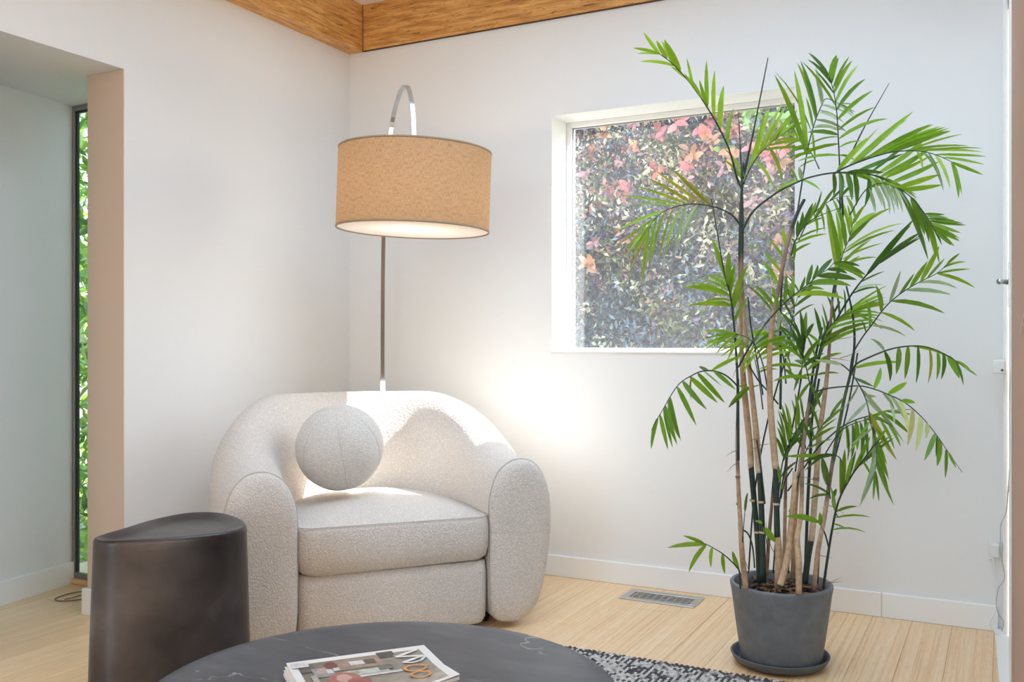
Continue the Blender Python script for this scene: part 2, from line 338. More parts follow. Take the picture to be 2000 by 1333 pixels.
# floor: slab and separate planks
fl = struct(MB().box(-.95, 6.6, -7.6, .0, -.10, -.012).build('floor', M['floor']))
def plank_shape(x0, x1, y0, y1):
    c = .0012; return loft_data([[(x0,y0,-.012),(x1,y0,-.012),(x1,y1,-.012),(x0,y1,-.012)], [(x0,y0,-c),(x1,y0,-c),(x1,y1,-c),(x0,y1,-c)], [(x0+c,y0+c,0),(x1-c,y0+c,0),(x1-c,y1-c,0),(x0+c,y1-c,0)]])
PW = .131; x = -.78; ci = 0; meshes = {}
while x < 3.0:
    y = -.0005 - [0, .62, 1.25, .31, .93][ci % 5]*1.0
    segs = []; top = 0.0
    while top > -4.2:
        bot = y if y < top-.05 else top-1.83
        segs.append((top, bot)); top = bot; y = bot-1.83
    for t_, b_ in segs:
        ln = round(t_-b_, 3)
        if ln not in meshes:
            meshes[ln] = None
            o = meshob('plank', *plank_shape(0, PW-.0006, -ln+.0006, 0), M['floor'], fl); meshes[ln] = o.data
        else:
            o = bpy.data.objects.new('plank', meshes[ln]); COL.objects.link(o); o.parent = fl
        o.location = (x, t_, 0)
    x += PW; ci += 1
b = MB().box(-.95, 6.6, -7.6, -5.9, -.012, 0); b.box(3.0, 6.6, -5.9, 0, -.012, 0)
meshob('floor_field', b.v, b.f, M['floor'], fl)

# baseboards
bb = struct(MB().box(0, 2.394-.0012, -.014, 0, 0, .088, .002).build('baseboard_back', M['trim']))
MB().box(2.394, 2.768, -.0142, 0, 0, .088, .002).build('board', M['trim'], bb)
struct(MB().box(0, .014, -1.31, -.014, 0, .088, .002).build('baseboard_left', M['trim']))
b = MB(); a0, a1 = -1.037, -3.3
b.add([(bx(a0),a0,0),(bx(a0)+.014,a0,0),(bx(a1)+.014,a1,0),(bx(a1),a1,0),(bx(a0),a0,.088),(bx(a0)+.012,a0,.088),(bx(a1)+.012,a1,.088),(bx(a1),a1,.088)],[(0,1,2,3),(7,6,5,4),(0,4,5,1),(1,5,6,2),(2,6,7,3),(3,7,4,0)])
struct(b.build('baseboard_bay', M['trim']))
struct(MB().box(-.206, .014, -1.326, -1.31, 0, .094, .002).box(-.206, -.19, -1.31, -1.03, 0, .094, .002).build('baseboard_jamb', M['trim']))

# window in the back wall
wf = empty('window_1'); struct(wf)
gy = .150
lin = .0015                           # white lining of the reveal
MB().box(WX0, WX0+lin, .0, gy+.05, WZ0, WZ1).box(WX1-lin, WX1, .0, gy+.05, WZ0, WZ1).box(WX0, WX1, .0, gy+.05, WZ1-lin, WZ1).build('reveal_lining', M['trim'], wf)
MB().box(WX0-.003, WX1+.003, -.006, gy, WZ0, WZ0+.008, .002).build('sill', M['trim'], wf)
fw = .022
b = MB(); X0, X1, Z0, Z1 = WX0+lin, WX1-lin, WZ0+.008, WZ1-lin
b.box(X0, X0+fw, gy, gy+.05, Z0, Z1, .002); b.box(X1-fw, X1, gy, gy+.05, Z0, Z1, .002); b.box(X0+fw, X1-fw, gy, gy+.05, Z1-fw, Z1, .002); b.box(X0+fw, X1-fw, gy, gy+.05, Z0, Z0+.012, .002)
b.build('window_frame', M['trim'], wf)
b = MB(); e = .004; b.box(X0+fw, X0+fw+e, gy+.016, gy+.022, Z0+.012, Z1-fw); b.box(X0+fw, X1-fw, gy+.016, gy+.022, Z1-fw-e, Z1-fw)
b.build('gasket', M['alu'], wf)
MB().box(X0+fw, X1-fw, gy+.022, gy+.028, Z0+.012, Z1-fw).build('pane', M['glass'], wf)
# tall narrow window of the bay
w2 = empty('window_2'); struct(w2)
x0 = bx(-1.037)+.002; x1 = -.192
MB().box(x0, x1, -1.05, -.95, 0, .020, .003).build('sill', M['floor'], w2)
b = MB(); b.box(x0, x0+.013, -1.037, -1.022, .02, LZ, .001); b.box(x1-.013, x1, -1.037, -1.022, .02, LZ, .001); b.box(x0+.013, x1-.013, -1.037, -1.022, LZ-.022, LZ, .001); b.box(x0+.013, x1-.013, -1.037, -1.022, .02, .044, .001)
b.build('window_frame', M['alu'], w2)
b = MB(); b.box(x0+.013, x0+.022, -1.028, -1.018, .044, LZ-.022); b.box(x0+.013, x1-.013, -1.028, -1.018, LZ-.028, LZ-.022)
b.build('gasket', M['dark_gap'], w2)
MB().box(x0+.013, x1-.013, -1.024, -1.020, .044, LZ-.022).build('pane', M['glass_clear'], w2)

# door in the right wall, seen nearly edge-on
d1 = empty('door_1'); struct(d1)
MB().box(2.8005, 2.84, -1.398, -.09, .006, 2.118, .002).build('door_leaf', M['trim'], d1)
MB().box(2.783, 2.86, -.06, -.0005, 0, 2.375, .003).box(2.7885, 2.80, -.085, -.06, .01, 2.375, .003).build('door_casing', M['trim'], d1)
b = MB(); b.add([(2.7575,-.0145,0),(2.80,-.0145,0),(2.80,-.60,0),(2.7745,-.60,0),(2.7575,-.0145,.012),(2.80,-.0145,.012),(2.80,-.60,.012),(2.7745,-.60,.012)],[(0,1,2,3),(7,6,5,4),(0,4,5,1),(1,5,6,2),(2,6,7,3),(3,7,4,0)])
b.build('threshold', M['trim'], d1)
h = MB().box(2.7965, 2.801, -.865, -.835, 1.09, 1.208, .001).build('handle_plate', M['steel'], d1)
v, f = tube_data([(2.80, -.85, 1.155), (2.783, -.85, 1.157), (2.775, -.862, 1.157)], [.007, .006, .008], 8); meshob('lever', v, f, M['steel'], h, True)

# ------------------------------------------------------------------ things on the walls and floor
wbx = MB().box(2.751, 2.790, -.125, -.0605, .892, .937, .003).build('wall_bracket', M['white_plastic']); tag(wbx, 'small square white bracket fixed to the door casing, level with the window sill', 'bracket')
hole = meshob('screw_hole', *lathe_data([(.004, 0), (.004, .002)], 10), M['dark_gap'], wbx); hole.rotation_euler = (math.radians(90), 0, 0); hole.location = (2.781, -.1245, .903)
pl = empty('plug_adapter'); tag(pl, 'white plug adapter low on the back wall by the door casing', 'plug')
MB().box(2.738, 2.7815, -.007, -.0005, .245, .312, .002).build('face_plate', M['white_plastic'], pl)
MB().box(2.744, 2.772, -.032, -.007, .256, .303, .004).build('plug_body', M['white_plastic'], pl)
cp = [P(2004, 605, .66), P(2000, 620, .70), P(1990, 665, 1.05), P(1979, 705, 1.85), P(1974, 740, 2.2), P(1973, 800, 2.5), P(1972, 900, 2.9), P(1969, 960, 3.05), P(1965, 1000, 3.08), P(1955, 1025, 3.08), P(1954, 1055, 3.08), P(1953, 1075, 3.09), P(1958, 1100, 3.09), P(1962, 1130, 3.1), P(1950, 1150, 3.1), P(1946, 1180, 3.12), P(1950, 1200, 3.12), P(1960, 1215, 3.12), P(1957, 1233, 3.13)]
v, f = tube_data(catmull(cp, 5), [.0006+.0012*min(1, max(0, (i/(len(cp)*5)-.05)*5)) for i in range((len(cp)-1)*5+1)], 6)
cb = meshob('hanging_cable', v, f, plain('grey_white_cable', (.55, .50, .47), .5, nscale=30, nstr=.02), None, True); tag(cb, 'thin pale cable running down the door frame to the floor', 'cable')
cp = [P(1939, 1090, 3.22), P(1941, 1125, 3.22), P(1944, 1160, 3.2), P(1947, 1178, 3.18), P(1941, 1200, 3.16), P(1934, 1217, 3.16), P(1938, 1229, 3.165), P(1944, 1238, 3.17), P(1953, 1240, 3.17)]
v, f = tube_data(catmull(cp, 5), .0018, 6); o = meshob('plug_cable', v, f, M['white_plastic'], None, True); tag(o, 'white cable dropping from the plug adapter to the floor', 'cable')
# floor register
vt = empty('floor_vent'); tag(vt, 'brushed metal floor register set in the wood floor near the back wall', 'vent')
vx0, vx1, vy0, vy1 = 1.458, 1.758, -.218, -.066; m_ = .030
b = MB(); b.box(vx0, vx1, vy0, vy0+m_, 0, .004, .0015); b.box(vx0, vx1, vy1-m_, vy1, 0, .004, .0015); b.box(vx0, vx0+m_, vy0+m_, vy1-m_, 0, .004, .0015); b.box(vx1-m_, vx1, vy0+m_, vy1-m_, 0, .004, .0015)
b.build('vent_frame', M['steel'], vt)
MB().box(vx0+m_, vx1-m_, vy0+m_, vy1-m_, .0002, .0006).build('vent_well', M['dark_gap'], vt)
sl = None
for k in range(5):
    yy = vy0+m_+.009+k*.0185
    if sl is None: sl = MB().box(vx0+m_, vx1-m_, -.0035, .0035, .0006, .0035).build('slat', M['steel'], vt); s_ = sl
    else: s_ = sl.copy(); COL.objects.link(s_)
    s_.location.y = yy
sl = None
for k in range(9):
    xx = vx0+m_+.012+k*.027
    if sl is None: sl = MB().box(-.002, .002, vy0+m_, vy1-m_, .0008, .0028).build('cross_bar', M['steel'], vt); s_ = sl
    else: s_ = sl.copy(); COL.objects.link(s_)
    s_.location.x = xx
# thin brown lines in an oval on the bay floor
def FLP(px, py, z=.003):
    d = (1-z)*FPX/(py-666.5); q = P(px, py, d); return Vector((q.x, q.y, z))
cp = [FLP(x, y) for x, y in ((176, 1160), (160, 1156.5), (140, 1159), (122, 1164), (108, 1170), (112, 1174), (130, 1174.5), (150, 1172.5), (176, 1170))]
v, f = tube_data(catmull(cp, 6), .0022, 6)
cp = [FLP(x, y) for x, y in ((126, 1171), (142, 1168), (160, 1162.5), (176, 1158.5))]
v2, f2 = tube_data(catmull(cp, 6), .0018, 6); mb = MB().add(v, f).add(v2, f2)
o = mb.build('floor_oval', plain('brown_line', (.22, .16, .12), .7, nscale=60, nstr=.1), None, True); tag(o, 'oval of thin brown lines on the floor in front of the tall narrow window', 'cord')

# ------------------------------------------------------------------ armchair
CO = Vector((1.01, -1.06, 0)); ang = math.radians(49.5)
CU = Vector((math.sin(math.radians(40.2)), math.cos(math.radians(40.2)), 0)); CV = Vector((-CU.y, CU.x, 0))
def ch(a, b_, z): return CO + CU*a + CV*b_ + UP*z
AA, BB0, BBK = .445, .30, .71
def chair_path(n=56):
    pts = []
    for i in range(7): pts.append((AA, .03+(BB0-.03)*i/7))
    for i in range(n+1):
        t = math.pi*i/n; c, s = math.cos(t), math.sin(t); e = 2/2.35
        pts.append((AA*math.copysign(abs(c)**e, c), BB0+(BBK-BB0)*abs(s)**e))
    for i in range(6, -1, -1): pts.append((-AA, .03+(BB0-.03)*i/7))
    return pts
def section(H, wd, lean):              # (offset outward from the inner face, height) around the roll
    raw = [(.030, .030), (.006, .075), (0, .20), (0, .32), (.0+lean*.35, H-.20), (lean*.6+.004, H-.125), (lean*.8+.030, H-.05), (lean*.5+.075, H-.010), (.120, H), (.165, H-.012), (.205, H-.055), (wd-.008, H-.12), (wd, H-.20), (wd-.003, .30), (wd-.018, .20), (wd-.048, .09), (wd-.090, .034), (.09, .017)]
    return catmull([(x, z, 0) for x, z in raw], 3, True)
arm = empty('armchair'); tag(arm, 'cream bouclé tub armchair with thick rounded arms in the corner', 'armchair')
path = chair_path(); m = len(path); rings = []
def path_len():
    L = [0]
    for i in range(1, m): L.append(L[-1]+math.dist(path[i], path[i-1]))
    return L
L = path_len(); tot = L[-1]
def chair_H(s):
    u = min(s, 1-s)*2                    # 0 at the arm fronts, 1 at the middle of the back
    k = min(1, max(0, (u-.08)/.62)); k = k*k*(3-2*k)
    return .585+(.797-.585)*k
def ring_at(i, inset=0.0, fwd=0.0):
    p = path[i]; q0 = path[max(i-1, 0)]; q1 = path[min(i+1, m-1)]
    tx, ty = q1[0]-q0[0], q1[1]-q0[1]; l = math.hypot(tx, ty); nx, ny = ty/l, -tx/l     # outward
    s = L[i]/tot; H = chair_H(s); u = min(s, 1-s)*2; wd = .235+.03*u
    sec = section(H, wd, .055*max(0, u-.35)/.65)
    cx = sum(q.x for q in sec)/len(sec); cz = sum(q.y for q in sec)/len(sec)
    out = []
    for q in sec:
        x, z = q.x, q.y
        if inset:
            dx, dz = x-cx, z-cz; r = math.hypot(dx, dz); k = max(0, 1-inset/r); x, z = cx+dx*k, cz+dz*k
        o_ = x-.1175
        out.append(ch(p[0]+nx*o_, p[1]+ny*o_-fwd, z))
    return out
rings = [ring_at(i) for i in range(m)]
v, f = loft_data(rings, cap=False); meshob('backrest', v, f, M['boucle'], arm, True)
for i in (0, m-1):
    rr = [ring_at(i, a, c) for a, c in ((0, 0), (.004, .014), (.014, .024), (.034, .031), (.06, .034), (.095, .036))]
    v, f = loft_data(rr, cap=True)
    meshob('arm_panel', v, f, M['boucle'], arm, True)
    sm = ring_at(i, -.0005, .001); v, f = tube_data(sm+[sm[0]], .0015, 5, False); meshob('piping', v, f, M['seam'], arm, True)
def rrect(hw, y0, y1, rf, rb, ins, k=7):
    pts = []
    for cx, cy, r, a0 in ((hw-rf, y0+rf, rf, -90), (hw-rb, y1-rb, rb, 0), (-hw+rb, y1-rb, rb, 90), (-hw+rf, y0+rf, rf, 180)):
        for i in range(k+1):
            a = math.radians(a0+90*i/k); pts.append((cx+(r-ins if r > ins else .001)*math.cos(a), cy+(r-ins if r > ins else .001)*math.sin(a)))
    return pts
HW = .329
def sub_ring(ins, z, wav=0.0, front=0.0):
    out = []
    for a, b_ in rrect(HW, 0, .64, .05, .27, 0):
        sc = (HW-ins)/HW; cy = .33; aa = a*sc; bb = cy+(b_-cy)*(.33-ins)/.33
        fr = max(0, 1-bb/.12)
        zz = z + wav*fr*math.sin(a*9.0) - (.012*(abs(a)/HW)**3 if z > .40 else 0)
        out.append(ch(aa, bb-front*fr*(1-(a/HW)**2), zz))
    return out
lev = [(.05, .238, .006, 0), (.02, .243, .007, .01), (.005, .258, .006, .016), (-.002, .295, .002, .022), (-.003, .34, 0, .024), (0, .380, -.002, .018), (.003, .396, -.003, .012)]
rings = [sub_ring(*q) for q in lev]
top = [(.009, .403), (.03, .414), (.07, .427), (.12, .437), (.18, .444), (.24, .448), (.29, .449)]
rings += [sub_ring(i_, z, 0, .010*(1-min(1, i_/.1))) for i_, z in top]
v, f = loft_data(rings); meshob('seat_cushion', v, f, M['boucle'], arm, True)
r_ = sub_ring(.001, .3985, -.003, .013); v, f = tube_data(r_+[r_[0]], .0013, 5, False); meshob('piping', v, f, M['seam'], arm, True)
rings = []
for ins, z in ((.03, .018), (.01, .026), (.002, .045), (0, .12), (0, .20), (.004, .240)):
    rings.append([ch(a*(HW-.004-ins)/HW, .33+(b_-.33)*(.318-ins)/.33, z) for a, b_ in rrect(HW, 0, .64, .045, .2, 0)])
v, f = loft_data(rings); meshob('seat_base', v, f, M['boucle'], arm, True)
for a, b_ in ((.35, .14), (-.35, .14), (.30, .62), (-.30, .62)):
    c = ch(a, b_, 0); v, f = lathe_data([(.020, 0), (.023, .015), (.023, .030)], 16, c); meshob('foot', v, f, M['blackfoot'], arm, True)
# round cushion
pc = empty('ball_cushion'); tag(pc, 'ivory round ball cushion resting on the armchair seat', 'cushion')
ctr = ch(-.118, .378, .0); ctr.z = .613; R_ = .157
nu, nv = 96, 40; vs = []; fs = []
for j in range(nv+1):
    th = math.pi*j/nv
    for i in range(nu):
        ph = 2*math.pi*i/nu; sd = abs(((ph*6/(2*math.pi)) % 1)-.5)*2   # 1 at a seam
        r = R_*(1-.016*math.exp(-((1-sd)/.06)**2)*math.sin(th) + .02*(1-sd)*math.sin(th)*.6)*(1-.035*math.exp(-(th/.16)**2)-.035*math.exp(-((math.pi-th)/.16)**2))
        vs.append(Vector((r*math.sin(th)*math.cos(ph), r*math.sin(th)*math.sin(ph), r*math.cos(th)*.985)))
rot = Matrix.Rotation(math.radians(24), 3, RT) @ Matrix.Rotation(math.radians(-4), 3, FW) @ Matrix.Rotation(math.radians(13), 3, 'Z')
for j in range(nv):
    for i in range(nu): a = j*nu+i; b2 = j*nu+(i+1) % nu; fs.append((a, a+nu, b2+nu, b2))
meshob('cushion_cover', [rot @ q + ctr for q in vs], fs, M['boucle_ball'], pc, True)
for k in range(6):
    ph = 2*math.pi*(k+0)/6
    pts = [rot @ (Vector((math.sin(t)*math.cos(ph), math.sin(t)*math.sin(ph), math.cos(t)*.985))*(R_*.9885)) + ctr for t in [math.pi*q/30 for q in range(2, 29)]]
    v, f = tube_data(pts, .0012, 4, False); meshob('seam', v, f, M['seam'], pc, True)

# ------------------------------------------------------------------ arc floor lamp
PB = P(747, 666, 4.25); PB.z = 0; SC = P(809, 666, 3.60); SC.z = 0; AX = (SC-PB); RE = AX.length; AX.normalize()
lp = empty('arc_floor_lamp'); tag(lp, 'chrome arc floor lamp with a beige linen drum shade behind the armchair', 'lamp')
v, f = lathe_data([(.115, 0), (.12, .004), (.12, .020), (.114, .025), (.02, .027), (.014, .05), (.011, .06)], 40, PB); meshob('lamp_base', v, f, M['chrome'], lp, True)
arc = [(0, .05), (0, .55), (.0, 1.0), (.012, 1.35), (.045, 1.60), (.12, 1.80), (.23, 1.935), (.36, 2.005), (.46, 2.02), (.55, 1.995), (.61, 1.935), (.645, 1.86), (.66, 1.78), (.665, 1.70)]
arc = catmull([(a*RE/.665, z, 0) for a, z in arc], 6)
sw = AX.cross(UP)
def barpts(pp, hw, ht):
    rr = []
    for i, p in enumerate(pp):
        t = (pp[min(i+1, len(pp)-1)]-pp[max(i-1, 0)]).normalized(); n_ = Vector((-t.y, t.x, 0))
        c = PB+AX*p.x+UP*p.y; nn = AX*n_.x+UP*n_.y
        rr.append([c+sw*hw-nn*ht, c+sw*hw+nn*ht, c-sw*hw+nn*ht, c-sw*hw-nn*ht])
    return rr
v, f = loft_data(barpts(arc, .0085, .004)); meshob('arc_pole', v, f, M['chrome'], lp)
v, f = loft_data(barpts([Vector((0, z, 0)) for z in (.05, .4, .838)], .0115, .0075)); meshob('pole_sleeve', v, f, M['chrome'], lp)
tilt = Matrix.Rotation(math.radians(1.9), 3, FW)
ZT, ZB, SR = 1.722, 1.421, .290; ZM = (ZT+ZB)/2
def sh(r, a, z): return tilt @ Vector((r*math.cos(a), r*math.sin(a), z-ZM)) + Vector((SC.x, SC.y, ZM))
n = 96
def drum(name, r, z0, z1, mat, thick=.0015, parent=lp, uv=False):
    prof = [(r, z0), (r, z1), (r-thick, z1), (r-thick, z0)]
    vs = [sh(q[0], 2*math.pi*k/n, q[1]) for q in prof for k in range(n)]
    fs = [(i*n+k, i*n+(k+1) % n, ((i+1) % 4)*n+(k+1) % n, ((i+1) % 4)*n+k) for i in range(4) for k in range(n)]
    o = meshob(name, vs, fs, mat, parent, False)
    for p in o.data.polygons: p.use_smooth = True
    if uv:
        ul = o.data.uv_layers.new(name='UVMap')
        for p in o.data.polygons:
            ks = [o.data.loops[l].vertex_index % n for l in p.loop_indices]
            for l in p.loop_indices:
                vi = o.data.loops[l].vertex_index; k = vi % n
                if max(ks)-min(ks) > 2 and k < 2: k += n
                ul.data[l].uv = (k/n, 0 if vi//n in (0, 3) else 1)
    return o
# the drum is a single skin of linen so the bulb glows through it
vs = [sh(SR, 2*math.pi*k/n, z) for z in (ZB, ZT) for k in range(n)]
shade = meshob('lamp_shade', vs, [(k, (k+1) % n, n+(k+1) % n, n+k) for k in range(n)], M['shade'], lp, True)
ul = shade.data.uv_layers.new(name='UVMap')
for p in shade.data.polygons:
    ks = [shade.data.loops[l].vertex_index % n for l in p.loop_indices]
    for l in p.loop_indices:
        vi = shade.data.loops[l].vertex_index; k = vi % n
        if max(ks)-min(ks) > 2 and k < 2: k += n
        ul.data[l].uv = (k/n, vi//n)
M['shade_edge'] = plain('shade_edge_tape', (.36, .26, .175), .9, nscale=120, nstr=.1)
drum('shade_rim', SR+.0012, ZB-.001, ZB+.007, M['shade_edge'], .004); drum('shade_rim', SR+.0012, ZT-.006, ZT+.001, M['shade_edge'], .004)
vs = [sh(r, 2*math.pi*k/n, z) for r, z in ((SR-.003, ZB+.004), (SR-.006, ZB+.003), (.03, ZB+.004)) for k in range(n)]
fs = [(i*n+k, i*n+(k+1) % n, (i+1)*n+(k+1) % n, (i+1)*n+k) for i in range(2) for k in range(n)]+[tuple(range(2*n, 3*n))]
meshob('diffuser', vs, fs, M['diffuser'], lp)
mb = MB()
for k in range(3):
    a = 2*math.pi*k/3+.4; mb.add(*tube_data([sh(.0, a, ZT-.02), sh(SR-.004, a, ZT-.004)], .002, 6))
mb.add(*tube_data([sh(0, 0, ZT-.03), sh(0, 0, ZT-.10)], .018, 12)); mb.build('socket_spider', M['chrome'], lp)
mb = MB().add(*lathe_data([(.012, .05), (.014, .03), (.028, .0), (.030, -.02), (.02, -.042), (.004, -.05)], 20, (SC.x, SC.y, ZM+.06))); 
bm_, bnt, bb_ = newmat('bulb_glow'); bb_.inputs['Emission Color'].default_value = (1, .72, .42, 1); bb_.inputs['Emission Strength'].default_value = 4; bb_.inputs['Base Color'].default_value = (.9, .85, .8, 1)
mb.build('bulb', bm_, lp, True)
bl = lamp('bulb_light', 'POINT', (SC.x, SC.y, ZM-.02), 2.3, (1, .70, .41), shadow_soft_size=.03); bl.parent = lp

# ------------------------------------------------------------------ side stool
pl_ = [(-1.064,2.404),(-1.040,2.53),(-1.008,2.655),(-.945,2.755),(-.86,2.762),(-.775,2.68),(-.722,2.575),(-.722,2.505),(-.775,2.445),(-.90,2.385),(-1.01,2.358)]
pl_ = catmull([(a, d, 0) for a, d in pl_], 8, True); cx = sum(p.x for p in pl_)/len(pl_); cy = sum(p.y for p in pl_)/len(pl_)
def string_(scale, z, ins=0.0):
    out = []
    for p in pl_:
        dx, dy = p.x-cx, p.y-cy; r = math.hypot(dx, dy); k = scale*(1-ins/r); out.append(LD(cx+dx*k, cy+dy*k, z))
    return out
st = empty('side_stool'); tag(st, 'dark bronze drum side stool with a rounded triangular dished top beside the armchair', 'stool')
rg = [string_(1.07, 0), string_(1.075, .006), string_(1.07, .03), string_(1.045, .2), string_(1.02, .36), string_(1.002, .47), string_(1.0, .487), string_(1.0, .494, .001), string_(1, .499, .004), string_(1, .5, .008)]
v, f = loft_data(rg, False); f.append(tuple(range(len(pl_)-1, -1, -1))); meshob('stool_body', v, f, M['bronze'], st, True)
rg = [string_(1, .5, .008), string_(1, .499, .012), string_(1, .493, .028), string_(1, .487, .042), string_(1, .484, .055), string_(1, .482, .085), string_(1, .481, .12)]
v, f = loft_data(rg, False); f.append(tuple(range((len(rg)-1)*len(pl_), len(rg)*len(pl_)))); meshob('dished_top', v, f, M['bronze'], st, True)

# ------------------------------------------------------------------ rug
RX0, RX1, RY0, RY1 = 1.22, 2.74, -3.3, -.866
rug = empty('woven_rug'); tag(rug, 'grey and cream flat woven rug under the round coffee table', 'rug')
MB().box(RX0, RX1, RY0, RY1, 0, .004).build('rug_backing', plain('rug_backing', (.42, .40, .38), .95, nscale=200, nstr=.3), rug)
sx, sy = .0085, .0165
xs = np.arange(RX0+sx/2, RX1, sx); ys = np.arange(RY1-.004, -2.05, -sy)
vs = []; fs = []; cs = []
tpl = np.array([(-.42,-.5,0),(.42,-.5,0),(-.46,-.2,.7),(.46,-.2,.7),(-.46,.2,.9),(.46,.2,.9),(-.42,.5,0),(.42,.5,0)])
tf = [(0,1,3,2),(2,3,5,4),(4,5,7,6),(0,2,4,6),(1,7,5,3)]
X, Y = np.meshgrid(xs, ys); nxs = X.shape[1]
Y = Y + (np.arange(nxs) % 2)[None, :]*sy*.5 + rng.normal(0, .0012, X.shape)
keep = (X < 3.3); big = rng.random((X.shape[0]//6+2, X.shape[1]//10+2))
bigm = np.kron(big, np.ones((6, 10)))[:X.shape[0], :X.shape[1]]
rowk = np.arange(X.shape[0])[:, None]; colk = np.arange(nxs)[None, :]
fld = np.sin(X*23+Y*9)+np.sin(X*11-Y*31+1.3)+np.sin(X*5+Y*47)+rng.normal(0, .5, X.shape)
pd = np.where(rowk < 2, .75, np.where((colk % 2) == 0, np.where(fld > 1.2, .85, .46), np.where(fld > 1.2, .45, .04))); dark = rng.random(X.shape) < pd
base = np.where(dark[..., None], np.array([.10, .088, .09]), np.array([.72, .695, .66]))*(rng.uniform(.75, 1.15, X.shape))[..., None]
mid = rng.random(X.shape) < .10; base[mid] = np.array([.34, .31, .29])
XX = X.ravel(); YY = Y.ravel(); n_ = len(XX)
V = (tpl[None]*np.array([sx*1.05, sy*1.02, .0075])[None, None]) + np.stack([XX, YY, np.full(n_, .0035)], -1)[:, None, :]
F = (np.array([q for q in tf])[None]+8*np.arange(n_)[:, None, None]).reshape(-1, 4)
C = np.concatenate([np.repeat(base.reshape(-1, 1, 3), 8, 1), np.ones((n_, 8, 1))], -1).reshape(-1, 4)
o = meshob('yarn_loops', V.reshape(-1, 3), F, M['yarn'], rug, True, cols=C); o['kind'] = 'stuff'

# ------------------------------------------------------------------ coffee table
TC = LD(-.2294, 1.673); TR = .422; TZ = .38
ct = empty('coffee_table'); tag(ct, 'round coffee table with a dark veined stone top on the rug', 'coffee table')
v, f = lathe_data([(TR-.012, TZ-.032), (TR-.003, TZ-.028), (TR, TZ-.018), (TR, TZ-.007), (TR-.002, TZ-.002), (TR-.007, TZ), (TR-.03, TZ)], 128, (TC.x, TC.y, 0)); o = meshob('tabletop', v, f, M['marble'], ct)
for p in o.data.polygons: p.use_smooth = len(p.vertices) == 4
v, f = lathe_data([(.24, .011), (.245, .02), (.24, .03), (.12, .05), (.075, .11), (.07, .2), (.09, .29), (.16, TZ-.034), (.165, TZ-.0325)], 64, (TC.x, TC.y, 0)); meshob('pedestal', v, f, M['bronze'], ct, True)

# ------------------------------------------------------------------ magazines
def TP(px, py, z):
    d = (1-z)*FPX/(py-666.5); q = P(px, py, d); return Vector((q.x, q.y, z))
ML = TP(559, 1296, .402); MR = TP(828, 1260.5, .402); eL = (MR-ML); MLEN = eL.length; eL.normalize(); eW = Vector((eL.y, -eL.x, 0))
if eW.dot(FW) > 0: eW = -eW
MWID = .208
def mg(s, t, z=0, off=(0, 0), rot_=0.0):   # s along the far edge 0..1 (left to right), t towards the viewer 0..1
    q = ML+eL*(s*MLEN+off[0])+eW*(t*MWID+off[1])
    if rot_:
        c = ML+eL*(MLEN/2)+eW*(MWID/2); dq = q-c; q = c+Matrix.Rotation(rot_, 3, 'Z') @ dq
    q.z = z; return q
def magazine(label, z0, th, off, r_, cov):
    m_ = empty('magazine'); tag(m_, label, 'magazine', 'magazines stacked on the coffee table')
    def lift(s, t): return .010*max(0, s-.8125)/.1875*max(0, t-7/12)/(5/12) if cov else 0
    ns, nt_ = 16, 12
    for nm, za, zb, ins, mt in (('pages', z0, z0+th-.0006, .004, M['paper']), ('cover', z0+th-.0006, z0+th, 0, M['paper'])):
        top_ = []; bo = []
        for i in range(ns+1):
            for j in range(nt_+1):
                s, t = i/ns, j/nt_; s2 = ins+s*(1-2*ins); q = mg(s2, t*(1-ins), 0, off, r_)
                bo.append(Vector((q.x, q.y, za+lift(s, t)*(1 if nm == 'cover' else .6)))); top_.append(Vector((q.x, q.y, zb+lift(s, t)*(1 if nm == 'cover' else .6))))
        k = len(top_); id_ = lambda i, j: i*(nt_+1)+j; fs = []
        for i in range(ns):
            for j in range(nt_):
                fs.append((id_(i, j), id_(i, j+1), id_(i+1, j+1), id_(i+1, j))); fs.append((k+id_(i, j), k+id_(i+1, j), k+id_(i+1, j+1), k+id_(i, j+1)))
        bd = [id_(i, 0) for i in range(ns)]+[id_(ns, j) for j in range(nt_)]+[id_(i, nt_) for i in range(ns, 0, -1)]+[id_(0, j) for j in range(nt_, 0, -1)]
        for q in range(len(bd)): a, b_ = bd[q], bd[(q+1) % len(bd)]; fs.append((a, k+a, k+b_, b_))
        meshob(nm, top_+bo, fs, mt, m_)
    return m_, lift
zz = TZ
for lb, th, off, r_ in (('lowest magazine of the stack on the coffee table, only its left edge showing', .0055, (-.006, .006), .012), ('second magazine from the bottom of the coffee table stack, under two others', .0055, (-.004, .003), .02), ('magazine directly beneath the one with the orange rings on its cover', .005, (-.0025, .001), .01)):
    magazine(lb, zz, th, off, r_, False); zz += th
top_m, lift = magazine('top magazine of the stack with a white letter and orange rings on its cover', zz, .006, (0, 0), 0, True); zt = zz+.006
def pr(name, polys, dz=.0004, parent=top_m):     # flat print: polygons in cover coordinates with a colour
    vs = []; fs = []; cs = []
    for k, (pts, c) in enumerate(polys):
        n0 = len(vs)
        for s, t in pts:
            q = mg(s, t); q.z = zt+dz+lift(s, t)+(0 if name == 'cover_photo' else k*.00004); vs.append(q); cs.append((*c, 1))
        fs.append(tuple(range(n0, len(vs))))
    meshob(name, vs, fs, M['print'], parent, cols=cs)
R4 = lambda a, b_, c, d: [(a, c), (b_, c), (b_, d), (a, d)]
ph = []
NS = 20
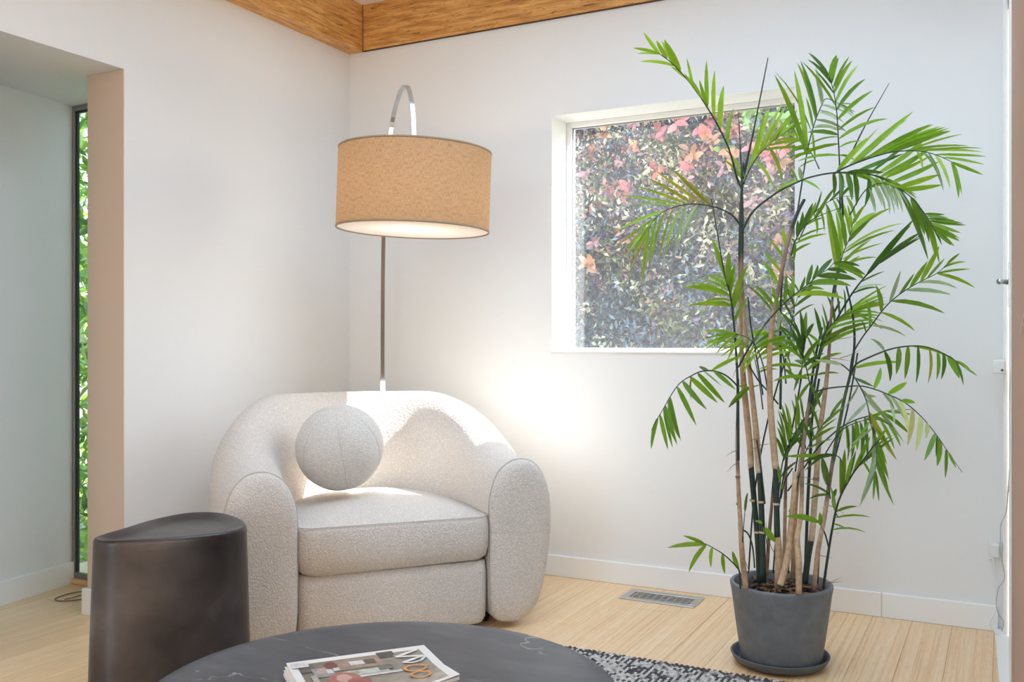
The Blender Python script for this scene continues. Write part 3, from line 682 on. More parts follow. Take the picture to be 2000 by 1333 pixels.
for i in range(NS):                    # the photograph, cut in strips so it follows the lifted corner
    s0, s1 = .055+(.935-.055)*i/NS, .055+(.935-.055)*(i+1)/NS; kx = i/(NS-1)
    for j in range(6):
        t0, t1 = .10+(.95-.10)*j/6, .10+(.95-.10)*(j+1)/6
        c = np.array([.20, .165, .13])*(1-kx)+np.array([.30, .27, .225])*kx
        if j > 3: c = c*(1.0+.25*(j-3))
        if kx > .85 and j < 3: c = np.array([.30, .26, .20])
        ph.append((R4(s0, s1, t0, t1), tuple(c)))
pr('cover_photo', ph)
def ell(cs, ct_, rs, rt, n=20, a0=0, a1=360): return [(cs+rs*math.cos(math.radians(a0+(a1-a0)*i/n)), ct_+rt*math.sin(math.radians(a0+(a1-a0)*i/n))) for i in range(n)]
room = [(R4(.30, .62, .13, .40), (.36, .25, .19)), (R4(.62, .72, .06, .22), (.06, .055, .05)), (R4(.66, .74, .06, .16), (.05, .045, .045)), (R4(.40, .50, .20, .30), (.70, .72, .74)), (R4(.50, .58, .20, .32), (.09, .075, .06)),
        (R4(.32, .62, .44, .56), (.58, .62, .55)), (R4(.34, .42, .47, .53), (.25, .40, .32)), (R4(.30, .70, .57, .62), (.75, .72, .68)), (R4(.06, .16, .14, .34), (.12, .095, .075)),
        (R4(.13, .27, .26, .50), (.30, .31, .32)), (ell(.19, .36, .035, .085), (.55, .36, .34)), (ell(.27, .24, .045, .10), (.20, .035, .025)), (R4(.22, .26, .33, .43), (.75, .72, .70)), (R4(.27, .31, .31, .39), (.75, .72, .70)),
        (ell(.30, .62, .11, .17), (.42, .14, .11)), (ell(.30, .60, .05, .10), (.62, .36, .31)), (ell(.38, .72, .08, .10), (.34, .10, .08)), (R4(.10, .14, .44, .62), (.50, .42, .36)), (R4(.56, .66, .40, .52), (.15, .13, .12))]
pr('cover_room_picture', room, .0009)
pr('address_label', [(R4(.02, .13, .06, .20), (.80, .78, .78)), (R4(.035, .11, .10, .105), (.35, .33, .4)), (R4(.035, .11, .135, .14), (.35, .33, .4)), (R4(.035, .115, .165, .17), (.35, .33, .4))], .0021)
def stroke(pts, wdt):
    out = []
    for i in range(len(pts)-1):
        (a, b_), (c, d) = pts[i], pts[i+1]; dx, dy = (c-a)*MLEN, (d-b_)*MWID; l = math.hypot(dx, dy); nx, ny = -dy/l*wdt/2/MLEN, dx/l*wdt/2/MWID
        out.append([(a-nx, b_-ny), (c-nx, d-ny), (c+nx, d+ny), (a+nx, b_+ny)])
    return out
wl = (.86, .84, .82)
pr('masthead_letter', [(q, wl) for q in stroke([(.91, .13), (.73, .25), (.92, .31), (.745, .42)], .0085)+stroke([(.745, .42), (.80, .455), (.87, .43), (.925, .34), (.92, .31)], .006)], .0021)
og = (.85, .33, .05)
def ringp(cs_, ct_, rs, rt, k=.72):
    n = 28; out = []
    for i in range(n):
        a, b_ = 2*math.pi*i/n, 2*math.pi*(i+1)/n
        out.append([(cs_+rs*math.cos(a), ct_+rt*math.sin(a)), (cs_+rs*math.cos(b_), ct_+rt*math.sin(b_)), (cs_+rs*k*math.cos(b_), ct_+rt*k*math.sin(b_)), (cs_+rs*k*math.cos(a), ct_+rt*k*math.sin(a))])
    return out
pr('masthead_ring', [(q, og) for q in ringp(.79, .605, .085, .085)], .0026); pr('masthead_ring', [(q, og) for q in ringp(.785, .775, .075, .075)], .0026)
pr('cover_letter', [(q, wl) for q in stroke([(.10, .66), (.045, .66), (.045, .72)], .004)], .0021)
pr('cover_letter', [(q, wl) for q in stroke([(.10, .80), (.10, .75), (.045, .75), (.045, .80)], .004)+stroke([(.072, .75), (.072, .79)], .004)], .0021)

# ------------------------------------------------------------------ potted palm
PC = P(1525.5, 666, 2.937); PC.z = 0
sa = meshob('plant_saucer', *lathe_data([(.112, 0), (.125, .002), (.140, .014), (.149, .030), (.1495, .033), (.146, .034), (.142, .030), (.133, .014), (.124, .006), (.10, .005)], 64, PC - RT*.004), M['saucer'], None, True)
tag(sa, 'dark grey saucer on the floor under the grey plant pot', 'saucer')
palm = empty('potted_palm'); tag(palm, 'tall cane palm in a grey round pot beside the window', 'plant')
v, f = lathe_data([(.112, .0075), (.120, .009), (.1215, .014), (.137, .12), (.151, .225), (.1545, .243), (.1545, .249), (.152, .252), (.144, .252), (.142, .249), (.139, .21), (.136, .19)], 72, PC); meshob('pot', v, f, M['pot'], palm, True)
# soil: bumpy bark surface
vs = []; fs = []; cs = []; nr, na = 10, 40
for i in range(nr+1):
    for k in range(na):
        r = .1375*i/nr; a = 2*math.pi*k/na; z = .212+.010*math.sin(r*90+k)*.5+rng.uniform(-.006, .008)
        vs.append((PC.x+r*math.cos(a), PC.y+r*math.sin(a), z)); g = rng.uniform(.5, 1.3); cs.append((.055*g, .033*g, .02*g, 1))
for i in range(nr):
    for k in range(na): fs.append((i*na+k, i*na+(k+1) % na, (i+1)*na+(k+1) % na, (i+1)*na+k))
meshob('soil', vs, fs, M['soil'], palm, cols=cs)
mb = MB(); cs = []
for q in range(260):
    r = .132*math.sqrt(rng.random()); a = rng.uniform(0, 6.28); c = Vector((PC.x+r*math.cos(a), PC.y+r*math.sin(a), .214+rng.uniform(.002, .02)))
    L_ = rng.uniform(.006, .02); w_ = rng.uniform(.003, .007); R3 = Matrix.Rotation(rng.uniform(0, 6.28), 3, 'Z') @ Matrix.Rotation(rng.uniform(-.8, .8), 3, 'X')
    pts = [R3 @ Vector(p)+c for p in ((-L_, -w_, 0), (L_, -w_*.5, .001), (L_, w_, -.001), (-L_*.8, w_, 0), (0, 0, w_*.8))]
    mb.add(pts, [(0, 1, 4), (1, 2, 4), (2, 3, 4), (3, 0, 4), (3, 2, 1, 0)])
    g = rng.uniform(.4, 1.0); cc = (.34*g, .17*g, .075*g, 1) if rng.random() < .55 else (.07*g, .045*g, .03*g, 1); cs += [cc]*5
o = meshob('bark_chips', mb.v, mb.f, M['soil'], palm, cols=cs); o['kind'] = 'stuff'

TAN = (.60, .42, .26); TAN2 = (.52, .34, .20); PALE = (.66, .53, .36); DK = (.030, .050, .036); GRN = (.085, .13, .045); BRN = (.30, .19, .13)
def cane(pts, name='cane', n=8, sub=4):
    """pts: (px, py, depth, width px, colour)"""
    cpts = catmull([P(a, b_, d) for a, b_, d, w_, c in pts], sub); k = len(pts)
    rad = []; col = []
    for i in range(len(cpts)):
        t = i/sub; j = min(int(t), k-2); u = t-j
        w_ = pts[j][3]*(1-u)+pts[j+1][3]*u; d = pts[j][2]*(1-u)+pts[j+1][2]*u
        rad.append(w_/2/FPX*d); c = pts[j][4] if u < .5 else pts[j+1][4]; g = 1+random.uniform(-.12, .12); col.append(tuple(x*g for x in c))
    v, f = tube_data(cpts, rad, n); cs = [(*col[i], 1) for i in range(len(cpts)) for _ in range(n)]
    return meshob(name, v, f, M['cane'], palm, True, cols=cs)
def node_rings(lst, parent):
    for px, py, d, w_, c in lst:
        p = P(px, py, d); v, f = tube_data([p-UP*.0035, p-UP*.001, p+UP*.002, p+UP*.0035], [w_/2/FPX*d, w_/2/FPX*d+.0011, w_/2/FPX*d+.0008, w_/2/FPX*d], 10, False)
        meshob('node_ring', v, f, M['cane'], parent, True, cols=[(*c, 1)]*len(v))
c = cane([(1457,1150,2.86,12,TAN),(1450,1090,2.87,11,TAN2),(1446,1020,2.87,9,TAN),(1442,949,2.88,8,TAN2),(1440,868,2.88,7,BRN),(1441,800,2.88,6,DK),(1441,740,2.88,5.5,DK)])
node_rings([(1443,985,2.88,9,BRN),(1441,932,2.88,8.5,BRN)], c)
c = cane([(1483,1140,2.92,11,DK),(1480,1060,2.92,11,DK),(1473,979,2.92,11,DK),(1467,914,2.92,11,DK),(1466.8,911,2.92,13,PALE),(1465,875,2.92,13,TAN),(1459,815,2.92,13,TAN),(1452,745,2.92,12,TAN2),(1448,680,2.92,9,TAN),(1446,620,2.92,8,TAN2),(1445,540,2.92,7,BRN),(1445,470,2.92,6,DK),(1447,400,2.92,5.5,DK),(1451,345,2.92,5,DK),(1452,318,2.92,4,DK)])
node_rings([(1470,978,2.92,11.5,PALE),(1478,1040,2.92,11.5,PALE)], c)
c = cane([(1491,1138,2.89,12,DK),(1488,1023,2.89,11.5,DK),(1485,949,2.89,11,DK),(1482.5,922,2.89,11,DK),(1482,919,2.89,12.5,PALE),(1477,850,2.89,12.5,TAN),(1473,808,2.89,11,TAN),(1464,724,2.89,9,TAN2),(1459,676,2.89,8,TAN),(1453,616,2.89,7,TAN2),(1449,540,2.89,6.5,BRN),(1450,448,2.89,6,DK),(1449,376,2.89,5,DK),(1449,330,2.89,4,DK)])
node_rings([(1486,981,2.89,12,PALE),(1489,1040,2.89,12,PALE)], c)
c = cane([(1519,1150,2.84,13,BRN),(1521,1090,2.84,14,TAN),(1519,1052,2.84,13,TAN),(1518,1045,2.84,12,DK),(1517,1000,2.84,11,DK),(1515,918,2.84,11,DK),(1514.5,915,2.84,13,PALE),(1511,870,2.84,13,TAN),(1505,800,2.84,12,TAN),(1503,700,2.84,10,TAN2),(1509,628,2.84,9,TAN2),(1520,568,2.84,8,BRN),(1538,477,2.85,7.5,BRN),(1556,420,2.86,7,DK),(1571,390,2.87,6,DK)])
node_rings([(1516,985,2.84,12,PALE)], c)
cane([(1523,1146,2.80,14,DK),(1528,1130,2.80,13,TAN),(1540,1080,2.81,14,TAN),(1547,1010,2.82,12,TAN2),(1551,960,2.82,10,TAN),(1553,922,2.82,9,PALE)])
cane([(1560,1160,2.78,12,TAN2),(1560,1100,2.79,13,TAN),(1557,1050,2.8,11,TAN),(1565,1000,2.82,8,TAN),(1567,899,2.84,7.5,BRN),(1572,844,2.86,7,BRN),(1577,806,2.88,7,BRN),(1587,765,2.9,5.5,DK),(1596,724,2.92,5,DK),(1610,652,2.94,4.5,DK),(1640,590,2.95,4,DK)])
cane([(1548,1130,2.95,9,TAN2),(1552,1040,2.95,9,TAN),(1555,974,2.94,8,TAN2),(1564,900,2.93,7.5,TAN),(1575,830,2.92,7,BRN),(1582,770,2.92,5,DK),(1592,700,2.93,4.5,DK),(1606,640,2.94,4,DK)])
c = cane([(1572,1140,2.90,12,DK),(1578,1090,2.9,12,DK),(1584,1058,2.9,11,DK),(1584.5,1055,2.9,12,PALE),(1588,1020,2.9,12,PALE),(1595,924,2.9,11,TAN),(1600,850,2.9,10.5,TAN),(1607,800,2.9,9,TAN),(1614,745,2.9,8,TAN2),(1620,676,2.9,6,BRN),(1624,604,2.9,5,BRN),(1629,560,2.9,4,DK),(1640,505,2.9,4,DK),(1646,420,2.9,4,DK),(1640,336,2.9,4,DK)])
node_rings([(1594,935,2.9,11.5,BRN)], c)
cane([(1590,1155,2.83,9,BRN),(1597,1080,2.83,9,TAN2),(1610,1011,2.84,9,TAN),(1622,930,2.84,7.5,BRN),(1632,868,2.85,7,GRN),(1641,820,2.85,6.5,GRN),(1650,775,2.86,6,GRN),(1663,721,2.87,5,DK),(1669,667,2.88,4.5,DK),(1665,613,2.88,4,DK),(1653,559,2.88,3,DK)])
cane([(1573,1110,2.97,6,DK),(1578,974,2.97,6,DK),(1583,880,2.97,6,DK),(1586,820,2.97,5,DK),(1600,740,2.97,4,DK)])
cane([(1497,1125,2.98,8,TAN2),(1501,1060,2.98,7,BRN),(1507,990,2.98,6,BRN),(1512,930,2.98,5,DK)])
cane([(1531,1120,2.99,8,TAN2),(1533,1020,2.99,7,TAN2),(1535,920,2.99,6,BRN),(1538,870,2.99,5,DK)])
cane([(1524,800,2.97,5,GRN),(1525,724,2.97,5,GRN),(1524,611,2.97,4.5,DK),(1530,520,2.97,3.5,DK)])
for pts in (((1474,1110),(1470,1070),(1462,1045),(1452,1036)), ((1494,985),(1487,920),(1478,860)), ((1490,772),(1478,700),(1467,640),(1461,580)), ((1520,790),(1500,765),(1480,742),(1455,700)), ((1620,1078),(1612,1045),(1600,1020)), ((1604,867),(1590,885),(1560,930),(1538,960)), ((1525,975),(1533,940),(1548,915))):
    cane([(a, b_, 2.88, 3, DK) for a, b_ in pts], 'stem', 6)
# dry hairs of torn sheaths
for x, y, dx, dy in ((1440,880,-22,12),(1440,905,-20,18),(1467,860,22,-6),(1468,876,26,0),(1480,870,26,-3),(1450,1090,14,30),(1595,1085,30,6),(1617,1000,-12,-10),(1600,940,-60,-22),(1610,985,40,20),(1445,712,-14,26),(1640,700,45,-20),(1622,700,40,6),(1624,664,50,-8),(1540,1000,8,-22),(1500,1045,-4,-24),(1512,1080,-10,-26),(1604,1142,40,-14),(1604,1140,44,-4)):
    cane([(x, y, 2.86, 1.6, BRN), (x+dx*.5, y+dy*.35, 2.85, 1.3, BRN), (x+dx, y+dy, 2.84, .6, TAN)], 'sheath_fibre', 5, 3)

LEAVES = []                             # collected leaflets: (length px, frond object, verts, faces, colour)
def leaf_geo(b_, t_, bend, wd, nrm):
    st_ = [0, .08, .25, .5, .75, .92, 1]; pf = [.12, .62, .95, 1, .72, .3, 0]
    vs = []; fs = []; prev = None
    def C_(s): return b_.lerp(t_, s)+bend*(4*s*(1-s))*.9
    for s, w_ in zip(st_, pf):
        c = C_(s); tg = (C_(min(1, s+.03))-C_(max(0, s-.03))).normalized(); sd = tg.cross(nrm).normalized(); up = sd.cross(tg)
        h = wd*.5*w_
        if w_ == 0: row = [len(vs)]; vs.append(c)
        else: row = [len(vs), len(vs)+1, len(vs)+2]; vs += [c-sd*h+up*h*.28, c, c+sd*h+up*h*.28]
        if prev:
            if len(row) == 3: fs += [(prev[0], prev[1], row[1], row[0]), (prev[1], prev[2], row[2], row[1])]
            else: fs += [(prev[0], prev[1], row[0]), (prev[1], prev[2], row[0])]
        prev = row
    return vs, fs
GS = {'b': (.30, .50, .025), 'm': (.20, .38, .022), 'd': (.10, .22, .022), 'p': (.42, .56, .30), 'y': (.48, .47, .05), 's': (.70, .78, .32), 'g': (.36, .56, .05)}  # the 's' tone is leaf green with sunlight painted in
def frond(r, d, lf, cl='m', w_=3.5, wl=8, rc=DK, dsp=.05):
    """r: rachis in picture points, d: camera depth (base, tip), lf: leaflets (bx,by,tx,ty[,width px[,colour]])"""
    n = len(r); pp = catmull([(x, y, 0) for x, y in r], 5); k = len(pp)
    dep = [d[0]+(d[1]-d[0])*(i/(k-1))**1.2 for i in range(k)]
    P3 = [P(p.x, p.y, dep[i]) for i, p in enumerate(pp)]
    rad = [(w_*(1-.7*i/(k-1)))/2/FPX*dep[i] for i in range(k)]
    v, f = tube_data(P3, rad, 6); fo = meshob('frond', v, f, M['cane'], palm, True, cols=[(*rc, 1)]*len(v))
    for q in lf:
        bx_, by_, tx, ty = q[:4]; wdt = q[4] if len(q) > 4 and q[4] else wl; c = q[5] if len(q) > 5 else cl
        i = min(range(k), key=lambda i: (pp[i].x-bx_)**2+(pp[i].y-by_)**2)
        B = P3[i]; td = dep[i]+random.uniform(-dsp, dsp)+.25*(dep[i]-d[0])*.3; T = P(tx, ty, td)
        ln = (T-B).length; tg = (P3[min(i+1, k-1)]-P3[max(i-1, 0)]).normalized()
        ld = (T-B).normalized(); bend = (tg-ld*tg.dot(ld))*ln*random.uniform(.03, .09) + UP*ln*random.uniform(.02, .05)
        nrm = (CAM-B).normalized(); nrm = Matrix.Rotation(random.uniform(-.95, .95), 3, ld) @ nrm
        vs, fs = leaf_geo(B, T, bend, wdt*1.04/FPX*dep[i], nrm)
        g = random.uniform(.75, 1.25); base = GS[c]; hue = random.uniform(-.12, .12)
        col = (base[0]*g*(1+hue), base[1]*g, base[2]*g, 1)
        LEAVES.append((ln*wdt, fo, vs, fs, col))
    return fo
def ser(b0, t0, b1, t1, n, wd=None, c=None, j=5):
    out = []
    for i in range(n):
        u = i/(n-1) if n > 1 else 0
        q = [b0[0]+(b1[0]-b0[0])*u, b0[1]+(b1[1]-b0[1])*u, t0[0]+(t1[0]-t0[0])*u+random.uniform(-j, j), t0[1]+(t1[1]-t0[1])*u+random.uniform(-j, j), wd]
        if c: q.append(c)
        out.append(tuple(q))
    return out
# F1 upper left
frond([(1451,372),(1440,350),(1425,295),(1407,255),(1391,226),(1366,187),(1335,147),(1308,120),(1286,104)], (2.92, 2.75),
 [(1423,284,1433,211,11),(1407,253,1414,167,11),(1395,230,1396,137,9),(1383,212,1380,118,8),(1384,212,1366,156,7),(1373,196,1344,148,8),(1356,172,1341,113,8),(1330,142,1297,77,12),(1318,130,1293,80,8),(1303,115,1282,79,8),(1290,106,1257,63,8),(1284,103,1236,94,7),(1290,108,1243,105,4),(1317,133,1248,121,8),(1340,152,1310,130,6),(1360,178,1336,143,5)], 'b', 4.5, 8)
frond([(1452,345),(1460,310),(1475,240),(1500,113)], (2.92, 2.90), [], w_=6)
frond([(1449,350),(1446,290),(1442,217)], (2.9, 2.9), [], w_=3.5)
frond([(1663,300),(1690,245),(1737,162)], (2.95, 2.9), [], w_=3.5)
# F2 fan over the window
frond([(1453,360),(1460,340),(1478,308),(1500,285),(1528,262)], (2.91, 2.95),
 ser((1460,340),(1502,212),(1475,312),(1507,198),2,10,'g')+ser((1478,308),(1531,194),(1526,264),(1575,240),6,7,'g')+ser((1475,312),(1512,363),(1500,285),(1534,363),2,7)+ser((1490,295),(1590,290),(1525,265),(1580,262),4,6)+[(1456,352,1414,289,8,'b'),(1455,356,1412,311,6,'b'),(1510,275,1558,214,8,'g')], 'g', 3)
# F3 yellowing frond in front of the window
frond([(1443,436),(1425,417),(1389,403),(1344,399),(1299,412),(1276,432),(1267,452)], (2.90, 2.62),
 [(1389,401,1308,327,7,'y'),(1386,400,1321,340,6,'y'),(1370,400,1279,333,6,'y'),(1355,399,1263,347,6,'y'),(1342,399,1240,363,5,'g'),(1331,400,1205,381,6,'g'),(1322,403,1228,400,3,'g'),(1300,412,1200,453,6,'g'),(1285,424,1207,480,6,'g'),(1276,433,1222,500,6,'g'),(1272,440,1232,507,8,'b'),(1268,450,1255,552,9,'b'),(1285,424,1268,518,7,'g'),(1300,412,1270,516,7,'g'),(1312,407,1287,507,5,'g'),(1330,402,1297,509,5,'g'),(1345,399,1317,502,6,'p'),(1358,399,1325,480,6,'p'),(1368,400,1335,460,5,'p'),(1272,440,1215,490,5,'g'),(1268,450,1225,540,3,'y')], 'g', 3.5)
# F4 long arching frond to the right
frond([(1449,452),(1472,412),(1515,378),(1542,363),(1584,346),(1640,337),(1709,343),(1746,362),(1779,385),(1802,412),(1818,436),(1828,452)], (2.88, 2.62),
 [(1515,378,1560,350,10,'b'),(1569,352,1602,372,6),(1560,355,1540,325,5)]+
 ser((1650,337),(1730,334),(1700,342),(1790,262),3,9,'d')+ser((1705,343),(1810,262),(1760,371),(1845,357),6,11,'b')+
 ser((1625,338),(1630,381),(1690,341),(1690,410),5,10,'d')+ser((1690,341),(1705,400),(1745,362),(1775,405),7,6,'p',8)+ser((1640,337),(1700,352),(1720,348),(1790,390),6,7,'b')+
 [(1752,366,1813,510,14,'d'),(1776,384,1806,460,13,'m'),(1790,396,1815,475,9,'d'),(1802,412,1828,508,8,'b'),(1806,418,1835,517,8,'b'),(1815,432,1840,480,6,'d')]+
 ser((1806,418),(1849,417),(1816,434),(1886,442),5,7)+ser((1818,436),(1882,460),(1828,452),(1863,485),6,7), 'm', 4.5, 9)
# F5 upright top frond
frond([(1641,420),(1640,336),(1639,304),(1637,264),(1634,216),(1629,183),(1623,160),(1619,148)], (2.90, 2.84),
 [(1622,156,1634,107,13,'m'),(1624,162,1638,112,7,'d'),(1626,172,1659,110,8),(1629,185,1665,118,8),(1633,198,1677,127,8,'b'),(1634,213,1691,154,8),(1635,236,1705,177,8),(1637,252,1710,209,8),(1638,272,1735,232,9),(1639,290,1684,276,4),(1619,150,1579,103,6,'d'),(1623,164,1577,116,7,'d'),(1628,185,1590,135,6,'d'),(1632,205,1566,120,5),(1636,250,1591,246,8,'p'),(1637,264,1577,259,8,'m'),(1638,284,1540,317,9,'b'),(1639,302,1556,316,7),(1636,238,1600,220,6,'p'),(1634,220,1605,205,5,'p'),(1639,304,1670,314,5)], 'm', 3.5)
# F6
frond([(1558,410),(1567,353),(1574,311),(1581,276),(1593,234),(1605,206),(1614,193),(1640,203),(1668,218)], (2.90, 2.98),
 [(1575,306,1512,145,10,'m'),(1577,296,1551,137,10,'b'),(1592,236,1557,123,13,'b'),(1596,226,1563,118,7,'d'),(1585,260,1513,140,4),(1588,250,1574,190,5),(1604,208,1593,130,8,'p'),(1606,204,1592,150,7,'p'),(1640,203,1668,225,5,'p'),(1625,197,1672,236,5,'p'),(1605,206,1655,222,6,'p'),(1600,218,1648,240,6,'p'),(1593,234,1654,258,6,'p'),(1588,248,1648,256,5,'p'),(1580,282,1640,268,4),(1567,353,1560,326,9,'p'),(1640,203,1672,205,3),(1578,292,1540,300,4)], 'm', 3.2)
# F7 big right frond
frond([(1628,345),(1634,336),(1663,322),(1698,309),(1744,297),(1791,295),(1826,302),(1858,316)], (2.86, 2.60),
 [(1634,336,1695,268,10,'b'),(1640,332,1715,250,8,'b')]+ser((1655,326),(1770,227),(1670,318),(1788,216),3,9,'g')+ser((1690,311),(1822,246),(1735,299),(1858,256),6,9,'b')+
 [(1744,297,1858,256,12,'b'),(1765,296,1893,285,7,'b'),(1780,295,1919,297,6),(1800,296,1921,290,4),(1826,302,1926,306,5),(1840,308,1923,322,5),(1856,315,1921,342,11,'b'),(1745,297,1840,253,6,'b'),(1775,296,1880,262,5)]+
 [(1791,295,1802,332,7),(1812,298,1843,374,7,'p'),(1826,302,1856,369,6),(1856,316,1872,388,11,'m'),(1858,316,1879,381,5),(1800,296,1830,340,5)]+ser((1670,320),(1740,292),(1730,300),(1800,270),4,8,'b'), 'b', 4, 9)
# F9 folded pair
frond([(1612,668),(1630,632),(1658,583),(1686,545),(1714,517),(1750,490),(1800,459)], (2.93, 2.70),
 [(1690,541,1786,427,12,'d'),(1695,535,1780,440,8,'d'),(1712,519,1802,452,10,'d'),(1714,517,1800,464,7,'d'),(1686,545,1639,524,10,'m'),(1680,553,1728,530,4),(1668,570,1724,557,5,'p'),(1664,575,1716,562,4)], 'd', 4.5)
# F10
frond([(1660,730),(1666,692),(1684,660),(1702,636),(1721,610),(1737,592),(1756,576),(1777,562),(1798,550),(1830,534),(1849,517),(1867,501)], (2.86, 2.62),
 [(1698,640,1691,583,10,'m'),(1720,611,1710,557,9),(1737,592,1759,529,9,'p'),(1756,576,1786,534,8),(1777,562,1812,510,9,'b'),(1796,551,1835,480,10,'b'),(1812,543,1845,505,6),(1702,636,1770,658,6,'p'),(1722,609,1788,648,9,'b'),(1742,588,1846,613,9,'m'),(1768,568,1858,576,8,'p'),(1792,553,1870,564,7,'p'),(1832,533,1905,563,10,'b'),(1830,534,1896,526,7,'b'),(1840,525,1886,512,7,'b'),(1849,517,1875,495,5),(1690,650,1678,622,5)], 'm', 3.5, 8)
# F11
frond([(1664,730),(1672,712),(1701,697),(1734,684),(1761,678),(1793,676),(1820,681),(1847,693),(1866,705),(1885,719)], (2.85, 2.60),
 [(1758,680,1750,732,10,'m'),(1775,677,1767,742,10,'m'),(1794,676,1789,750,8,'d'),(1813,679,1812,750,6,'y'),(1830,685,1829,743,8,'m'),(1841,690,1838,742,8,'d'),(1852,697,1874,740,12,'m'),(1866,705,1882,754,7,'d'),(1730,686,1738,746,9,'d'),(1726,687,1700,662,6,'p'),(1885,719,1909,735,4),(1864,704,1895,722,6,'b'),(1668,718,1763,708,8,'b'),(1780,676,1840,690,6,'b'),(1800,677,1855,700,5,'b')], 'm', 4)
# F12 drooping tuft
frond([(1588,703),(1631,707),(1658,724),(1677,751),(1693,786),(1701,830),(1709,859),(1712,892),(1709,924)], (2.86, 2.62),
 [(1668,738,1707,756,7,'d'),(1680,757,1766,865,8,'p'),(1686,770,1712,775,7,'p'),(1697,800,1752,900,12,'y'),(1690,780,1745,830,6,'p'),(1690,786,1650,830,7,'p'),(1700,825,1657,886,7,'m'),(1701,835,1660,870,6,'p'),(1640,712,1590,703,9,'p'),(1676,750,1648,800,6,'p')]+
 ser((1706,850),(1733,910),(1711,910),(1741,990),8,7,'m')+ser((1707,855),(1700,940),(1710,920),(1675,996),5,6,'p')+[(1709,920,1717,981,7),(1709,922,1705,978,6)], 'm', 3.2)
# F13 arch, sunlight painted into its palest leaflets
frond([(1590,767),(1617,759),(1658,755),(1685,755),(1712,762),(1739,773),(1766,786),(1793,808),(1815,832),(1834,857),(1852,884),(1879,923)], (2.86, 2.58),
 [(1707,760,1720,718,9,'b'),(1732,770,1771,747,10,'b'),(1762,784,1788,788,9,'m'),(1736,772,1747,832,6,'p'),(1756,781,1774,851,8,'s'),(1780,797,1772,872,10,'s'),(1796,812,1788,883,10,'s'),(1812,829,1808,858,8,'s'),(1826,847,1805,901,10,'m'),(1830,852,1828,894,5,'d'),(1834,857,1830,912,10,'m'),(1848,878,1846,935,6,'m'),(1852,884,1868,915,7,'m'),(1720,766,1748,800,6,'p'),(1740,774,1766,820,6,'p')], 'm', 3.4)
# F14
frond([(1600,872),(1639,838),(1671,821),(1701,812),(1739,803),(1780,800)], (2.9, 2.75),
 [(1654,830,1654,878,8,'m'),(1672,821,1674,881,9,'m'),(1689,815,1689,862,8,'d'),(1645,836,1635,862,7),(1720,807,1778,850,8,'m'),(1735,804,1780,811,6),(1700,812,1745,835,7,'m'),(1710,810,1705,845,5)], 'm', 3.5)
# F15 low right frond
frond([(1608,1150),(1615,1100),(1625,1036),(1638,979),(1662,932),(1680,907),(1704,875),(1719,858)], (2.84, 2.66),
 [(1641,973,1640,895,11,'m'),(1645,966,1650,877,10,'m'),(1650,955,1672,880,9,'d'),(1656,945,1665,890,8),(1668,924,1700,852,9,'m'),(1676,912,1747,855,9,'d'),(1690,893,1745,850,7),(1632,1000,1675,990,6),(1630,1012,1700,1011,6),(1627,1028,1652,1033,3),(1626,1038,1692,1041,4),(1632,1000,1622,950,6),(1700,880,1735,835,6),(1684,902,1700,930,5)], 'm', 6)
# F16 mid frond with broad leaflets
frond([(1442,718),(1466,674),(1490,640),(1514,611),(1544,582),(1565,566),(1579,555),(1600,536),(1616,527),(1630,512)], (2.86, 2.72),
 [(1530,594,1536,538,11,'m'),(1544,582,1549,543,10,'m'),(1560,570,1572,540,9,'d'),(1575,558,1586,516,11,'d'),(1586,548,1597,517,9,'d'),(1598,538,1626,505,10,'d'),(1551,578,1653,586,12,'b'),(1568,564,1610,566,7),(1580,554,1663,559,12,'m'),(1594,541,1674,547,12,'d'),(1616,528,1655,535,8,'d'),(1630,515,1691,538,10,'m'),(1628,515,1680,520,7,'d'),(1518,607,1505,575,8,'m'),(1520,604,1520,645,8,'p')], 'm', 4, 10)
# F17
frond([(1442,900),(1441,760),(1437,680),(1432,620),(1425,570),(1416,540),(1400,450),(1389,387)], (2.85, 2.80),
 [(1427,578,1333,563,11,'b'),(1430,596,1344,597,8,'b'),(1430,596,1358,595,6),(1428,585,1373,592,5),(1426,576,1344,552,5),(1425,570,1367,545,6),(1423,565,1378,536,6),(1420,552,1396,536,5),(1430,600,1394,592,5),(1416,540,1389,464,9,'b'),(1424,565,1424,491,11,'m'),(1427,580,1437,514,11,'m'),(1431,602,1461,518,11,'b'),(1432,612,1456,558,10,'m'),(1435,635,1461,579,9,'m'),(1425,572,1438,540,9,'m')], 'b', 5.5)
# F18 low fan in front of the sill
frond([(1500,770),(1492,720),(1478,680),(1460,660),(1436,652)], (2.92, 2.75),
 ser((1445,654),(1370,645),(1440,653),(1380,692),7,5,'g')+ser((1478,680),(1540,655),(1484,700),(1545,690),4,6,'b')+ser((1470,672),(1500,640),(1480,690),(1556,668),4,6,'m')+ser((1450,656),(1425,700),(1480,690),(1455,735),4,6,'g')+ser((1445,655),(1400,694),(1455,658),(1415,705),2,5,'g'), 'g', 3)
frond([(1535,750),(1530,700),(1520,660),(1500,650)], (2.95, 2.98), ser((1525,690),(1470,640),(1510,655),(1462,660),4,6,'b')+ser((1530,700),(1575,668),(1505,652),(1545,640),4,6,'m')+ser((1530,720),(1560,745),(1515,655),(1535,705),4,7), 'm', 3)
